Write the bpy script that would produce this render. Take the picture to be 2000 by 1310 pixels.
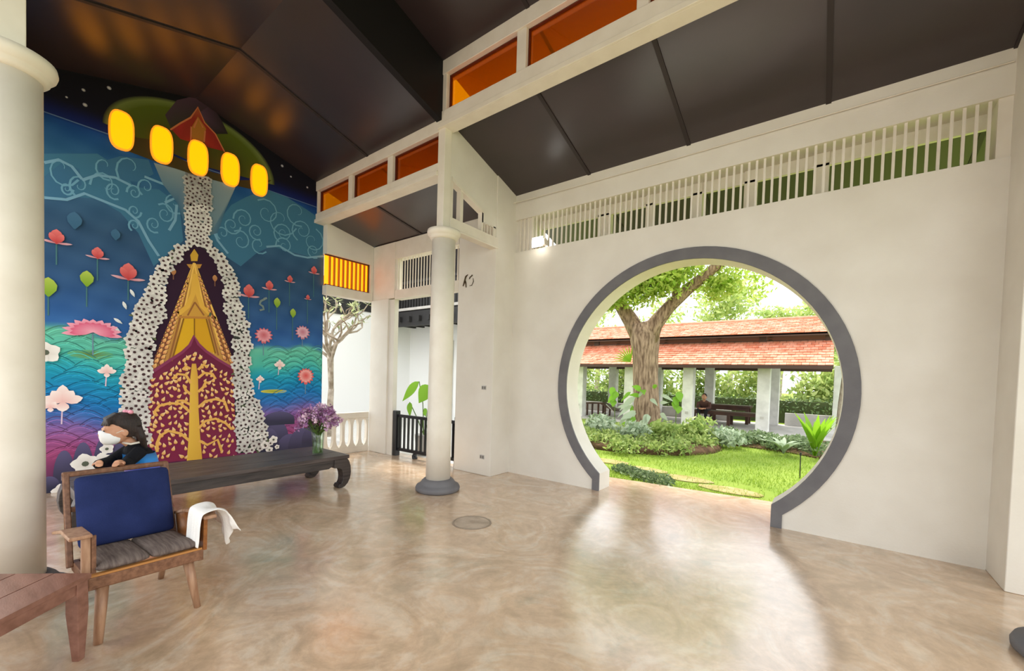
import bpy, bmesh, math, random
import numpy as np
from mathutils import Matrix, Vector

for o in list(bpy.data.objects):
    bpy.data.objects.remove(o)
scene = bpy.context.scene
COL = scene.collection

# ------------------------------------------------------------------ camera
# X runs along the round-gate wall, Y away from the camera towards it, Z up.
F_PX, CX, CY = 810.2, 1000.0, 757.9
EYE = np.array([0.0, 0.0, 1.5])
YAW, PITCH, ROLL = [math.radians(a) for a in (37.19, -1.578, 1.702)]


def cam_axes():
    fwd = np.array([-math.sin(YAW), math.cos(YAW), 0.0])
    right = np.array([math.cos(YAW), math.sin(YAW), 0.0])
    up = np.array([0, 0, 1.0])
    f2 = fwd * math.cos(PITCH) + up * math.sin(PITCH)
    u2 = up * math.cos(PITCH) - fwd * math.sin(PITCH)
    r3 = right * math.cos(ROLL) + u2 * math.sin(ROLL)
    u3 = u2 * math.cos(ROLL) - right * math.sin(ROLL)
    return r3, u3, f2


R3, U3, F3 = cam_axes()
cam_data = bpy.data.cameras.new('camera')
cam = bpy.data.objects.new('camera', cam_data)
COL.objects.link(cam)
cam_data.sensor_width = 36.0
cam_data.lens = F_PX / 2000.0 * 36.0
cam_data.shift_y = (CY - 655.0) / 2000.0
cam_data.clip_start = 0.05
cam_data.clip_end = 500
cam.matrix_world = Matrix([[R3[0], U3[0], -F3[0], EYE[0]], [R3[1], U3[1], -F3[1], EYE[1]],
                           [R3[2], U3[2], -F3[2], EYE[2]], [0, 0, 0, 1]])
scene.camera = cam

# ------------------------------------------------------------------ sky, sun, exposure
world = bpy.data.worlds.new('world')
scene.world = world
world.use_nodes = True
bg = world.node_tree.nodes['Background']
bg.inputs[0].default_value = (0.93, 0.97, 1.0, 1)
bg.inputs[1].default_value = 1.9
sun_data = bpy.data.lights.new('sun', 'SUN')
sun_data.energy = 4.0
sun_data.angle = math.radians(12)
sun_data.color = (1.0, 0.95, 0.86)
sun = bpy.data.objects.new('sun', sun_data)
COL.objects.link(sun)
sun.rotation_euler = Vector((0.25, -0.35, -0.9)).to_track_quat('-Z', 'Y').to_euler()
scene.view_settings.view_transform = 'Standard'
scene.view_settings.look = 'None'
scene.view_settings.gamma = 1
scene.view_settings.use_curve_mapping = False
scene.view_settings.exposure = 0.56
scene.cycles.max_bounces = 10
scene.cycles.diffuse_bounces = 6
scene.cycles.transparent_max_bounces = 16
scene.cycles.caustics_reflective = False
scene.cycles.caustics_refractive = False

# ------------------------------------------------------------------ helpers
PI = math.pi


def lin(c):
    return tuple(((v / 255) / 12.92 if v / 255 <= 0.04045 else ((v / 255 + 0.055) / 1.055) ** 2.4) for v in c)


def mat(name, rgb, rough=0.6, spec=0.5, metal=0.0, var=0.0, scale=6.0, bump=0.0, bscale=40.0, rgb2=None,
        stretch=None, coat=0.0, emit=None, estr=0.0, detail=4.0):
    """Principled material; rgb in sRGB 0-255, optional noise mix to rgb2 and noise bump, object coordinates."""
    m = bpy.data.materials.new(name)
    m.use_nodes = True
    nt = m.node_tree
    n = nt.nodes
    b = n['Principled BSDF']
    b.inputs['Base Color'].default_value = (*lin(rgb), 1)
    b.inputs['Roughness'].default_value = rough
    b.inputs['Specular IOR Level'].default_value = spec
    b.inputs['Metallic'].default_value = metal
    b.inputs['Coat Weight'].default_value = coat
    if emit:
        b.inputs['Emission Color'].default_value = (*lin(emit), 1)
        b.inputs['Emission Strength'].default_value = estr
    if rgb2 or bump:
        tc = n.new('ShaderNodeTexCoord')
        mp = n.new('ShaderNodeMapping')
        nt.links.new(tc.outputs['Object'], mp.inputs[0])
        if stretch:
            mp.inputs['Scale'].default_value = stretch
    if rgb2:
        ns = n.new('ShaderNodeTexNoise')
        ns.inputs['Scale'].default_value = scale
        ns.inputs['Detail'].default_value = detail
        nt.links.new(mp.outputs[0], ns.inputs[0])
        rp = n.new('ShaderNodeValToRGB')
        rp.color_ramp.elements[0].position = 0.35
        rp.color_ramp.elements[1].position = 0.65
        rp.color_ramp.elements[0].color = (*lin(rgb), 1)
        rp.color_ramp.elements[1].color = (*lin(rgb2), 1)
        nt.links.new(ns.outputs[0], rp.inputs[0])
        nt.links.new(rp.outputs[0], b.inputs['Base Color'])
    if bump:
        nb = n.new('ShaderNodeTexNoise')
        nb.inputs['Scale'].default_value = bscale
        nb.inputs['Detail'].default_value = 4
        nt.links.new(mp.outputs[0], nb.inputs[0])
        bp = n.new('ShaderNodeBump')
        bp.inputs['Strength'].default_value = bump
        bp.inputs['Distance'].default_value = 0.02
        nt.links.new(nb.outputs[0], bp.inputs['Height'])
        nt.links.new(bp.outputs[0], b.inputs['Normal'])
    return m


def leaf_mat(name, a, b_, trans=0.45):
    m = bpy.data.materials.new(name)
    m.use_nodes = True
    nt = m.node_tree
    n = nt.nodes
    for x in list(n):
        n.remove(x)
    out = n.new('ShaderNodeOutputMaterial')
    geo = n.new('ShaderNodeNewGeometry')
    rp = n.new('ShaderNodeValToRGB')
    rp.color_ramp.elements[0].color = (*lin(a), 1)
    rp.color_ramp.elements[1].color = (*lin(b_), 1)
    nt.links.new(geo.outputs['Random Per Island'], rp.inputs[0])
    d = n.new('ShaderNodeBsdfPrincipled')
    d.inputs['Roughness'].default_value = 0.5
    d.inputs['Specular IOR Level'].default_value = 0.3
    t = n.new('ShaderNodeBsdfTranslucent')
    mx = n.new('ShaderNodeMixShader')
    mx.inputs[0].default_value = trans
    nt.links.new(rp.outputs[0], d.inputs['Base Color'])
    nt.links.new(rp.outputs[0], t.inputs[0])
    nt.links.new(d.outputs[0], mx.inputs[1])
    nt.links.new(t.outputs[0], mx.inputs[2])
    nt.links.new(mx.outputs[0], out.inputs[0])
    return m


def vcol_mat(name, rough=0.75, spec=0.25):
    m = bpy.data.materials.new(name)
    m.use_nodes = True
    n = m.node_tree.nodes
    a = n.new('ShaderNodeVertexColor')
    a.layer_name = 'paint'
    b = n['Principled BSDF']
    b.inputs['Roughness'].default_value = rough
    b.inputs['Specular IOR Level'].default_value = spec
    m.node_tree.links.new(a.outputs[0], b.inputs['Base Color'])
    return m


class MB:
    """collects one mesh; vertices in world coordinates"""

    def __init__(self):
        self.v = []
        self.f = []
        self.c = []

    def add(self, vs, fs):
        k = len(self.v)
        self.v += [tuple(p) for p in vs]
        self.f += [tuple(i + k for i in f) for f in fs]

    def box(self, x0, x1, y0, y1, z0, z1):
        self.add([(x0, y0, z0), (x1, y0, z0), (x1, y1, z0), (x0, y1, z0), (x0, y0, z1), (x1, y0, z1), (x1, y1, z1), (x0, y1, z1)],
                 [(3, 2, 1, 0), (4, 5, 6, 7), (0, 1, 5, 4), (1, 2, 6, 5), (2, 3, 7, 6), (3, 0, 4, 7)])
        return self

    def prism(self, pts, axis, a0, a1):
        """extrude a polygon given in the other two axes (kept in x,y,z order) along axis"""
        def p3(p, a):
            q = list(p)
            q.insert(axis, a)
            return q
        n = len(pts)
        self.add([p3(p, a0) for p in pts] + [p3(p, a1) for p in pts],
                 [tuple(range(n)), tuple(range(2 * n - 1, n - 1, -1))] + [(i, i + n, (i + 1) % n + n, (i + 1) % n) for i in range(n)])
        return self

    def bar(self, a, b, w, h, up=(0, 0, 1)):
        a, b = Vector(a), Vector(b)
        d = (b - a).normalized()
        s = d.cross(Vector(up))
        if s.length < 1e-4:
            s = d.cross(Vector((0, 1, 0)))
        s.normalize()
        u = s.cross(d).normalized()
        vs = []
        for p in (a, b):
            for sx, sz in ((-1, -1), (1, -1), (1, 1), (-1, 1)):
                vs.append(p + s * (w / 2 * sx) + u * (h / 2 * sz))
        self.add(vs, [(0, 1, 2, 3), (7, 6, 5, 4), (0, 4, 5, 1), (1, 5, 6, 2), (2, 6, 7, 3), (3, 7, 4, 0)])
        return self

    def lathe(self, prof, cx, cy, n=24, cap=True):
        k = len(self.v)
        for r, z in prof:
            for i in range(n):
                a = 2 * PI * i / n
                self.v.append((cx + r * math.cos(a), cy + r * math.sin(a), z))
        m = len(prof)
        for j in range(m - 1):
            for i in range(n):
                i2 = (i + 1) % n
                self.f.append((k + j * n + i, k + j * n + i2, k + (j + 1) * n + i2, k + (j + 1) * n + i))
        if cap:
            self.f.append(tuple(k + i for i in range(n - 1, -1, -1)))
            self.f.append(tuple(k + (m - 1) * n + i for i in range(n)))
        return self

    def tube(self, pts, rad, n=8, jit=0.0, rng=None):
        pts = [Vector(p) for p in pts]
        if not hasattr(rad, '__len__'):
            rad = [rad] * len(pts)
        k = len(self.v)
        ref = Vector((0.31, 0.2, 0.93))
        for i, p in enumerate(pts):
            d = (pts[min(i + 1, len(pts) - 1)] - pts[max(i - 1, 0)])
            d = d.normalized() if d.length > 1e-9 else Vector((0, 0, 1))
            s = d.cross(ref)
            if s.length < 0.15:
                s = d.cross(Vector((1, 0, 0)))
            s.normalize()
            u = s.cross(d)
            for j in range(n):
                a = 2 * PI * j / n
                r = rad[i] * (1 + (rng.uniform(-jit, jit) if rng else 0))
                self.v.append(tuple(p + s * math.cos(a) * r + u * math.sin(a) * r))
        for i in range(len(pts) - 1):
            for j in range(n):
                j2 = (j + 1) % n
                self.f.append((k + i * n + j, k + i * n + j2, k + (i + 1) * n + j2, k + (i + 1) * n + j))
        self.f.append(tuple(k + j for j in range(n - 1, -1, -1)))
        self.f.append(tuple(k + (len(pts) - 1) * n + j for j in range(n)))
        return self

    def ball(self, c, r, n=10, m=6):
        rx, ry, rz = r if hasattr(r, '__len__') else (r, r, r)
        k = len(self.v)
        self.v.append((c[0], c[1], c[2] - rz))
        for j in range(1, m):
            t = PI * j / m - PI / 2
            for i in range(n):
                a = 2 * PI * i / n
                self.v.append((c[0] + rx * math.cos(t) * math.cos(a), c[1] + ry * math.cos(t) * math.sin(a), c[2] + rz * math.sin(t)))
        self.v.append((c[0], c[1], c[2] + rz))
        top = len(self.v) - 1
        for i in range(n):
            i2 = (i + 1) % n
            self.f.append((k, k + 1 + i2, k + 1 + i))
            for j in range(m - 2):
                self.f.append((k + 1 + j * n + i, k + 1 + j * n + i2, k + 1 + (j + 1) * n + i2, k + 1 + (j + 1) * n + i))
            self.f.append((k + 1 + (m - 2) * n + i, k + 1 + (m - 2) * n + i2, top))
        return self

    def quads(self, V):
        """V: (n,4,3) numpy array"""
        k = len(self.v)
        n = V.shape[0]
        self.v += list(map(tuple, V.reshape(-1, 3)))
        self.f += [(k + 4 * i, k + 4 * i + 1, k + 4 * i + 2, k + 4 * i + 3) for i in range(n)]
        return self

    def mesh(self, name, material, smooth=False):
        me = bpy.data.meshes.new(name)
        me.from_pydata(self.v, [], self.f)
        if self.c:
            at = me.color_attributes.new('paint', 'FLOAT_COLOR', 'POINT')
            at.data.foreach_set('color', np.array([(*c, 1.0) for c in self.c], dtype=np.float32).ravel())
        for mm in (material if isinstance(material, (list, tuple)) else [material]):
            me.materials.append(mm)
        if smooth:
            me.polygons.foreach_set('use_smooth', [True] * len(me.polygons))
        me.update()
        return me

    def build(self, name, material, parent=None, smooth=False, bevel=0.0, label=None, kind=None):
        o = bpy.data.objects.new(name, self.mesh(name, material, smooth))
        COL.objects.link(o)
        if parent is not None:
            o.parent = parent
            if parent.type == 'EMPTY':
                o.matrix_parent_inverse = Matrix.Translation(parent.location).inverted()
        if bevel:
            md = o.modifiers.new('bevel', 'BEVEL')
            md.width = bevel
            md.segments = 2
            md.limit_method = 'ANGLE'
            for p in o.data.polygons:
                p.use_smooth = True
            if hasattr(md, 'harden_normals'):
                md.harden_normals = True
        if label:
            o['label'] = label
        if kind:
            o['kind'] = kind
        return o


def tag(o, label, cat=None, group=None, kind=None):
    o['label'] = label
    if cat:
        o['category'] = cat
    if group:
        o['group'] = group
    if kind:
        o['kind'] = kind
    return o


def thing(name, label, cat, loc=(0, 0, 0), group=None, kind=None):
    o = bpy.data.objects.new(name, None)
    COL.objects.link(o)
    o.location = loc
    o.empty_display_size = 0.1
    return tag(o, label, cat, group, kind)


def struct(name, label, cat, loc=(0, 0, 0)):
    return thing(name, label, cat, loc, kind='structure')


def copy_tree(o, parent=None):
    c = o.copy()
    COL.objects.link(c)
    c.parent = parent
    for ch in list(o.children):
        copy_tree(ch, c)
    return c


def box(*a):
    return MB().box(*a)


RNG = random.Random(7)
NPR = np.random.default_rng(11)

# ------------------------------------------------------------------ materials
M = {}
M['white'] = mat('white_plaster', (227, 222, 211), 0.75, 0.3, rgb2=(220, 214, 202), scale=2.2, bump=0.06, bscale=60)
M['white_trim'] = mat('white_gloss_paint', (229, 222, 208), 0.45, 0.4, rgb2=(222, 214, 199), scale=5)
M['grey_ring'] = mat('grey_cement_paint', (112, 110, 111), 0.65, 0.35, rgb2=(103, 101, 103), scale=5, bump=0.08, bscale=90)
M['ceil'] = mat('dark_ceiling_board', (54, 43, 45), 0.30, 0.7, rgb2=(48, 39, 41), scale=1.6, bump=0.02, bscale=9)
M['batten'] = mat('dark_batten', (44, 36, 36), 0.5, 0.4)
M['night'] = mat('black_paint', (14, 11, 13), 0.6, 0.3)
M['darkwood'] = mat('dark_stained_wood', (46, 40, 38), 0.42, 0.4, rgb2=(74, 66, 62), scale=3, stretch=(12, 1, 12), bump=0.12, bscale=14)
M['teak'] = mat('teak_wood', (134, 94, 68), 0.45, 0.4, rgb2=(104, 68, 46), scale=3.0, stretch=(3, 14, 14), bump=0.06, bscale=20)
M['teak_light'] = mat('worn_teak', (178, 140, 110), 0.45, 0.4, rgb2=(146, 106, 78), scale=3.0, stretch=(14, 14, 2), bump=0.06, bscale=20)
M['table'] = mat('reddish_table_wood', (116, 76, 60), 0.4, 0.45, rgb2=(142, 100, 84), scale=2.4, stretch=(2, 9, 9), bump=0.05, bscale=18)
M['terracotta'] = mat('terracotta_tile', (214, 138, 112), 0.8, 0.2, rgb2=(226, 160, 136), scale=9, bump=0.2, bscale=40)
M['terracotta2'] = mat('terracotta_tile_dark', (198, 112, 86), 0.8, 0.2, rgb2=(216, 142, 114), scale=9, bump=0.2, bscale=40)
M['brownbeam'] = mat('brown_fascia_wood', (70, 46, 36), 0.6)
M['black_iron'] = mat('black_paint_rail', (22, 22, 26), 0.4, 0.5)
M['concrete'] = mat('pale_concrete', (196, 192, 186), 0.7, 0.3, rgb2=(178, 174, 168), scale=3)
M['bark'] = mat('grey_brown_bark', (170, 146, 122), 0.9, 0.15, rgb2=(104, 84, 68), scale=9, stretch=(2.2, 2.2, .4), bump=1.0, bscale=16)
M['bark_pale'] = mat('pale_bark', (188, 176, 160), 0.9, 0.15, rgb2=(140, 126, 108), scale=7, bump=.5, bscale=14)
M['soil'] = mat('brown_soil', (112, 88, 66), 0.95, 0.1, rgb2=(84, 64, 48), scale=8, bump=0.5, bscale=30)
M['stem'] = mat('green_stem', (94, 120, 50), 0.5)


def floor_material():
    m = bpy.data.materials.new('polished_cement')
    m.use_nodes = True
    nt = m.node_tree
    n = nt.nodes
    L = nt.links.new
    b = n['Principled BSDF']
    tc = n.new('ShaderNodeTexCoord')

    def noise(scale, detail, dist, rough=0.5):
        x = n.new('ShaderNodeTexNoise')
        x.inputs['Scale'].default_value = scale
        x.inputs['Detail'].default_value = detail
        x.inputs['Distortion'].default_value = dist
        x.inputs['Roughness'].default_value = rough
        L(tc.outputs['Object'], x.inputs[0])
        return x

    def ramp(src, stops):
        r = n.new('ShaderNodeValToRGB')
        els = r.color_ramp.elements
        while len(els) < len(stops):
            els.new(0.5)
        for e, (p, c) in zip(els, stops):
            e.position = p
            e.color = (*lin(c), 1)
        L(src.outputs[0], r.inputs[0])
        return r
    big = ramp(noise(0.55, 5, 1.2, 0.6), [(0.30, (178, 154, 124)), (0.43, (206, 174, 142)), (0.54, (222, 188, 154)), (0.68, (228, 206, 178))])
    swirl = ramp(noise(1.5, 8, 3.5, 0.62), [(0.36, (168, 146, 116)), (0.5, (214, 184, 152)), (0.64, (238, 224, 202))])
    mx = n.new('ShaderNodeMix')
    mx.data_type = 'RGBA'
    mx.inputs['Factor'].default_value = 0.45
    L(big.outputs[0], mx.inputs['A'])
    L(swirl.outputs[0], mx.inputs['B'])
    # greenish grey worn patches
    pm = ramp(noise(0.9, 6, 2.0, 0.7), [(0.56, (0, 0, 0)), (0.72, (255, 255, 255))])
    mx2 = n.new('ShaderNodeMix')
    mx2.data_type = 'RGBA'
    pmul = n.new('ShaderNodeMath')
    pmul.operation = 'MULTIPLY'
    pmul.inputs[1].default_value = 0.55
    L(pm.outputs[0], pmul.inputs[0])
    L(pmul.outputs[0], mx2.inputs['Factor'])
    L(mx.outputs['Result'], mx2.inputs['A'])
    mx2.inputs['B'].default_value = (*lin((160, 154, 130)), 1)
    fine = ramp(noise(14, 6, 0.6, 0.7), [(0.3, (206, 206, 206)), (0.7, (255, 255, 255))])
    mx3 = n.new('ShaderNodeMix')
    mx3.data_type = 'RGBA'
    mx3.blend_type = 'MULTIPLY'
    mx3.inputs['Factor'].default_value = 0.6
    L(mx2.outputs['Result'], mx3.inputs['A'])
    L(fine.outputs[0], mx3.inputs['B'])
    L(mx3.outputs['Result'], b.inputs['Base Color'])
    rr = n.new('ShaderNodeMapRange')
    rr.inputs['To Min'].default_value = 0.12
    rr.inputs['To Max'].default_value = 0.30
    L(noise(1.1, 6, 1.5).outputs[0], rr.inputs[0])
    L(rr.outputs[0], b.inputs['Roughness'])
    b.inputs['Specular IOR Level'].default_value = 0.95
    b.inputs['Coat Weight'].default_value = 0.7
    b.inputs['Coat Roughness'].default_value = 0.17
    bp = n.new('ShaderNodeBump')
    bp.inputs['Strength'].default_value = 0.10
    bp.inputs['Distance'].default_value = 0.02
    L(noise(2.6, 7, 2.2, 0.55).outputs[0], bp.inputs['Height'])
    L(bp.outputs[0], b.inputs['Normal'])
    return m


def lawn_material():
    return mat('lawn_turf', (132, 150, 64), 0.9, 0.1, rgb2=(114, 138, 52), scale=1.3, detail=8)


M['floor'] = floor_material()
M['lawn'] = lawn_material()

WY = 5.16          # face of the round-gate wall
WB = 5.48          # its back face
X0, X1 = -3.94, 1.118
XM = -7.1          # mural wall
NY0, NY1, NAX = 0.17, 3.71, 1.94   # column lines and ridge of the nave

# ---- floor and ground
mb = MB().prism([(-7.4, -4.0), (5.0, -4.0), (5.0, 6.6), (-0.5, 6.24), (-2.6, 6.0), (-4.72, 5.85), (-4.72, 4.98), (-7.4, 4.98)], 2, -0.12, 0.0)
tag(mb.build('floor', M['floor']), 'polished tan cement floor with swirling trowel marks', 'floor', kind='structure')
mb = MB().prism([(-60, -60), (60, -60), (60, 90), (-60, 90)], 2, -0.6, -0.05)
tag(mb.build('ground', M['lawn']), 'green lawn ground outside the hall', 'ground', kind='structure')
mb = MB().prism([(-30, -30), (30, -30), (30, -4.0), (-30, -4.0)], 2, -0.08, -0.01)
tag(mb.build('paved_terrace', M['concrete']), 'pale concrete terrace at the open side of the hall', 'terrace', kind='structure')

mb = MB().prism([(-22, 4.98), (-4.72, 4.98), (-4.72, 6.2), (-7.0, 9.55), (-22, 9.55)], 2, -0.09, -0.03)
tag(mb.build('gravel_court', mat('white_gravel', (222, 220, 214), 0.9, 0.2, rgb2=(200, 198, 190), scale=40)), 'pale gravel court between the hall and the white house', 'gravel', kind='structure')
mb = MB().prism([(-22, -30), (-7.4, -30), (-7.4, 4.98), (-22, 4.98)], 2, -0.09, -0.03)
tag(mb.build('gravel_court', M['concrete']), 'pale gravel court behind the mural wall', 'gravel', kind='structure')

# ---- round-gate wall with the moon opening
GX, GZ, RO, RI = -1.405, 1.41, 1.668, 1.535
JO, JI = 1.085, 0.985
TOPZ = 3.42


def gate_path(r, jx, n=72):
    """opening outline from the left jamb foot over the top to the right jamb foot"""
    zb = GZ - math.sqrt(r * r - jx * jx)
    a0 = math.atan2(zb - GZ, -jx)
    a1 = math.atan2(zb - GZ, jx)
    if a0 < 0:
        a0 += 2 * PI
    pts = [(GX - jx, 0.0)]
    for i in range(n + 1):
        a = a0 + (a1 - a0) * i / n
        pts.append((GX + r * math.cos(a), GZ + r * math.sin(a)))
    pts.append((GX + jx, 0.0))
    return pts


inner = gate_path(RI, JI)
outer = gate_path(RO, JO)
mb = MB()
rect = []
for i, (x, z) in enumerate(inner):
    if i in (0, len(inner) - 1):
        rect.append((x, 0.0))
    else:
        dx, dz = x - GX, z - GZ
        t = []
        if dx < -1e-6:
            t.append((X0 - GX) / dx)
        if dx > 1e-6:
            t.append((X1 - GX) / dx)
        if dz > 1e-6:
            t.append((TOPZ - GZ) / dz)
        if dz < -1e-6:
            t.append((0.0 - GZ) / dz)
        s = min(t)
        rect.append((GX + dx * s, GZ + dz * s))
for c in ((X0, TOPZ), (X1, TOPZ), (X0, 0.0), (X1, 0.0)):
    j = min(range(len(rect)), key=lambda k: (rect[k][0] - c[0]) ** 2 + (rect[k][1] - c[1]) ** 2)
    rect[j] = c
n = len(inner)
vs = [(x, WY, z) for x, z in inner] + [(x, WY, z) for x, z in rect] + [(x, WB, z) for x, z in inner] + [(x, WB, z) for x, z in rect]
fs = []
for i in range(n - 1):
    fs.append((i, n + i, n + i + 1, i + 1))
    fs.append((2 * n + i, 2 * n + i + 1, 3 * n + i + 1, 3 * n + i))
    fs.append((i, i + 1, 2 * n + i + 1, 2 * n + i))
    fs.append((n + i, 3 * n + i, 3 * n + i + 1, n + i + 1))
mb.add(vs, fs)
wall = struct('wall_back', 'white plaster wall pierced by the round moon gate', 'wall', (GX, WY, 0))
mb.build('lower_wall', M['white'], wall)
LZ0, LZ1 = 3.42, 3.915
box(X0, X1, WY, WB, LZ1, 4.62).build('upper_wall', M['white'], wall)
box(X0, -3.62, WY + 0.05, WB, LZ0, LZ1).build('blind_panel', M['white'], wall)
# ring
mb = MB()
vs = [(x, WY - 0.022, z) for x, z in inner] + [(x, WY - 0.022, z) for x, z in outer] + [(x, WY, z) for x, z in inner] + [(x, WY, z) for x, z in outer]
fs = []
n = len(inner)
for i in range(n - 1):
    fs += [(i, n + i, n + i + 1, i + 1), (n + i, 3 * n + i, 3 * n + i + 1, n + i + 1), (i, i + 1, 2 * n + i + 1, 2 * n + i)]
mb.add(vs, fs)
tag(mb.build('trim_1', M['grey_ring']), 'grey cement band framing the round moon gate', 'gate frame', kind='structure')

# ---- vent above the gate: slats, back rail and posts
vent = struct('window_1', 'long white slatted vent above the round gate', 'vent', (GX, WY, LZ0))
slat_mesh = box(-0.011, 0.011, -0.009, 0.009, 0, LZ1 - LZ0).mesh('slat', M['white_trim'])
x = -3.86
while x < 1.05:
    o = bpy.data.objects.new('slat', slat_mesh)
    COL.objects.link(o)
    o.location = (x, WY + 0.035, LZ0)
    o.parent = vent
    o.matrix_parent_inverse = Matrix.Translation(vent.location).inverted()
    x += 0.0735
for a, b in ((-2.66, -2.47), (-1.98, -1.885), (-1.405, -1.29), (-0.845, -0.72), (-0.2, -0.07)):
    box(a, b, WB - 0.10, WB, LZ0, LZ1).build('post', M['white_trim'], vent, bevel=0.004)
box(1.035, X1, WY + 0.02, WB, LZ0, LZ1).build('jamb', M['white_trim'], vent)
box(X0, X1, WB - 0.08, WB, 3.80, LZ1).build('back_rail', M['white_trim'], vent)
box(X0, X1, WB - 0.10, WB - 0.08, 3.775, 3.80).build('rail_lip', M['white_trim'], vent)

# ---- piers
def pier(label, x0, x1, y0, y1, h):
    p = struct('wall_pier', label, 'pier', ((x0 + x1) / 2, (y0 + y1) / 2, 0))
    box(x0, x1, y0, y1, 0, h).build('shaft', M['white'], p, bevel=0.008)
    return p


pier_l = pier('white pier with two socket plates left of the round gate', -4.70, X0, 4.71, 5.5, 4.75)
pier_r = pier('white pier at the right edge beside the round gate', X1, 2.0, 4.704, 5.5, 4.75)
pier_f = pier('white corner pier between balustrade and black railing', -6.98, -6.45, 4.68, 4.84, 2.86)
box(-6.449, -6.30, 4.71, 4.80, 0.0, 2.84).build('return', M['white'], pier_f)
# sockets and numerals on the pier
for z in (1.323, 0.279):
    s = thing('socket_plate', 'grey double socket plate %s on the white pier' % ('at hand height' if z > 1 else 'near the floor'), 'socket', (-4.10, 4.71, z))
    box(-4.145, -4.055, 4.702, 4.7098, z - 0.032, z + 0.032).build('plate', M['concrete'], s, bevel=0.003)
    for dx in (-0.022, 0.022):
        box(-4.10 + dx - 0.014, -4.10 + dx + 0.014, 4.698, 4.702, z - 0.02, z + 0.02).build('socket', mat('socket_grey', (120, 116, 110), 0.5), s)
sg = thing('wall_emblem', 'small dark bronze character mark high on the white pier', 'emblem', (-4.52, 4.71, 2.97))
bz = mat('dark_bronze', (74, 62, 40), 0.4, 0.5, metal=0.6)
MB().tube([(-4.585, 4.70, 2.89), (-4.555, 4.697, 2.96), (-4.528, 4.697, 3.03), (-4.49, 4.697, 3.055)], [0.008, 0.012, 0.012, 0.007], 6).build('stroke', bz, sg)
MB().tube([(-4.545, 4.70, 2.97), (-4.525, 4.698, 2.92), (-4.52, 4.70, 2.865)], [0.01, 0.009, 0.008], 6).build('stroke', bz, sg)
MB().tube([(-4.455, 4.70, 2.985), (-4.44, 4.698, 3.01), (-4.41, 4.698, 3.025), (-4.395, 4.70, 3.04)], [0.006, 0.009, 0.008, 0.011], 6).build('stroke', bz, sg)
MB().tube([(-4.38, 4.703, 2.99), (-4.37, 4.703, 2.94), (-4.40, 4.703, 2.885), (-4.45, 4.703, 2.88)], [0.004, 0.006, 0.006, 0.004], 6).build('stroke', bz, sg)

# ---- columns
def column(label, cx, cy):
    c = thing('column', label, 'column', (cx, cy, 0))
    MB().lathe([(0.262, 0), (0.281, 0.015), (0.285, 0.045), (0.272, 0.075), (0.235, 0.082), (0.228, 0.10), (0.205, 0.135), (0.178, 0.158)], cx, cy, 40).build('base', M['grey_ring'], c, smooth=True)
    MB().lathe([(0.158, 0.155), (0.155, 0.9), (0.150, 2.0), (0.147, 3.225)], cx, cy, 40).build('shaft', M['white_trim'], c, smooth=True)
    MB().lathe([(0.15, 3.21), (0.165, 3.22), (0.178, 3.235), (0.18, 3.25), (0.187, 3.255), (0.205, 3.275), (0.212, 3.30), (0.207, 3.33), (0.195, 3.335)], cx, cy, 40).build('capital', M['white_trim'], c, smooth=True)
    return c


column('slender white round column with grey base between mural and gate', -3.98, NY1)
column('large white round column at the left edge of the picture', -3.98, 0.155)
column('white column of which only the grey base shows at the right edge', 1.20, NY1 - 0.02)

# square posts above the capitals
POSTS = struct('trim_2', 'square white posts above the column capitals', 'posts', (-3.98, NY1, 3.33))
for cy in (NY1, NY0):
    box(-4.06, -3.94, cy - 0.06, cy + 0.06, 3.33, 5.47).build('post', M['white_trim'], POSTS, bevel=0.005)
box(1.22, 1.34, NY1 - 0.06, NY1 + 0.06, 3.33, 5.47).build('post', M['white_trim'], POSTS, bevel=0.005)

# ---- clerestory bands with amber panes
def amber_glass():
    m = bpy.data.materials.new('amber_glass')
    m.use_nodes = True
    nt = m.node_tree
    n = nt.nodes
    for x in list(n):
        n.remove(x)
    out = n.new('ShaderNodeOutputMaterial')
    t = n.new('ShaderNodeBsdfTransparent')
    t.inputs[0].default_value = (0.56, 0.30, 0.008, 1)
    g = n.new('ShaderNodeBsdfGlossy')
    g.inputs['Roughness'].default_value = 0.06
    g.inputs[0].default_value = (1, 0.9, 0.8, 1)
    mx = n.new('ShaderNodeMixShader')
    mx.inputs[0].default_value = 0.07
    tl = n.new('ShaderNodeBsdfTranslucent')
    tl.inputs[0].default_value = (0.7, 0.34, 0.01, 1)
    m2 = n.new('ShaderNodeMixShader')
    m2.inputs[0].default_value = 0.10
    nt.links.new(t.outputs[0], m2.inputs[1])
    nt.links.new(tl.outputs[0], m2.inputs[2])
    nt.links.new(m2.outputs[0], mx.inputs[1])
    nt.links.new(g.outputs[0], mx.inputs[2])
    nt.links.new(mx.outputs[0], out.inputs[0])
    return m


M['amber'] = amber_glass()
M['amber_dark'] = mat('amber_dark_edge', (86, 30, 14), 0.5)


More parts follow.
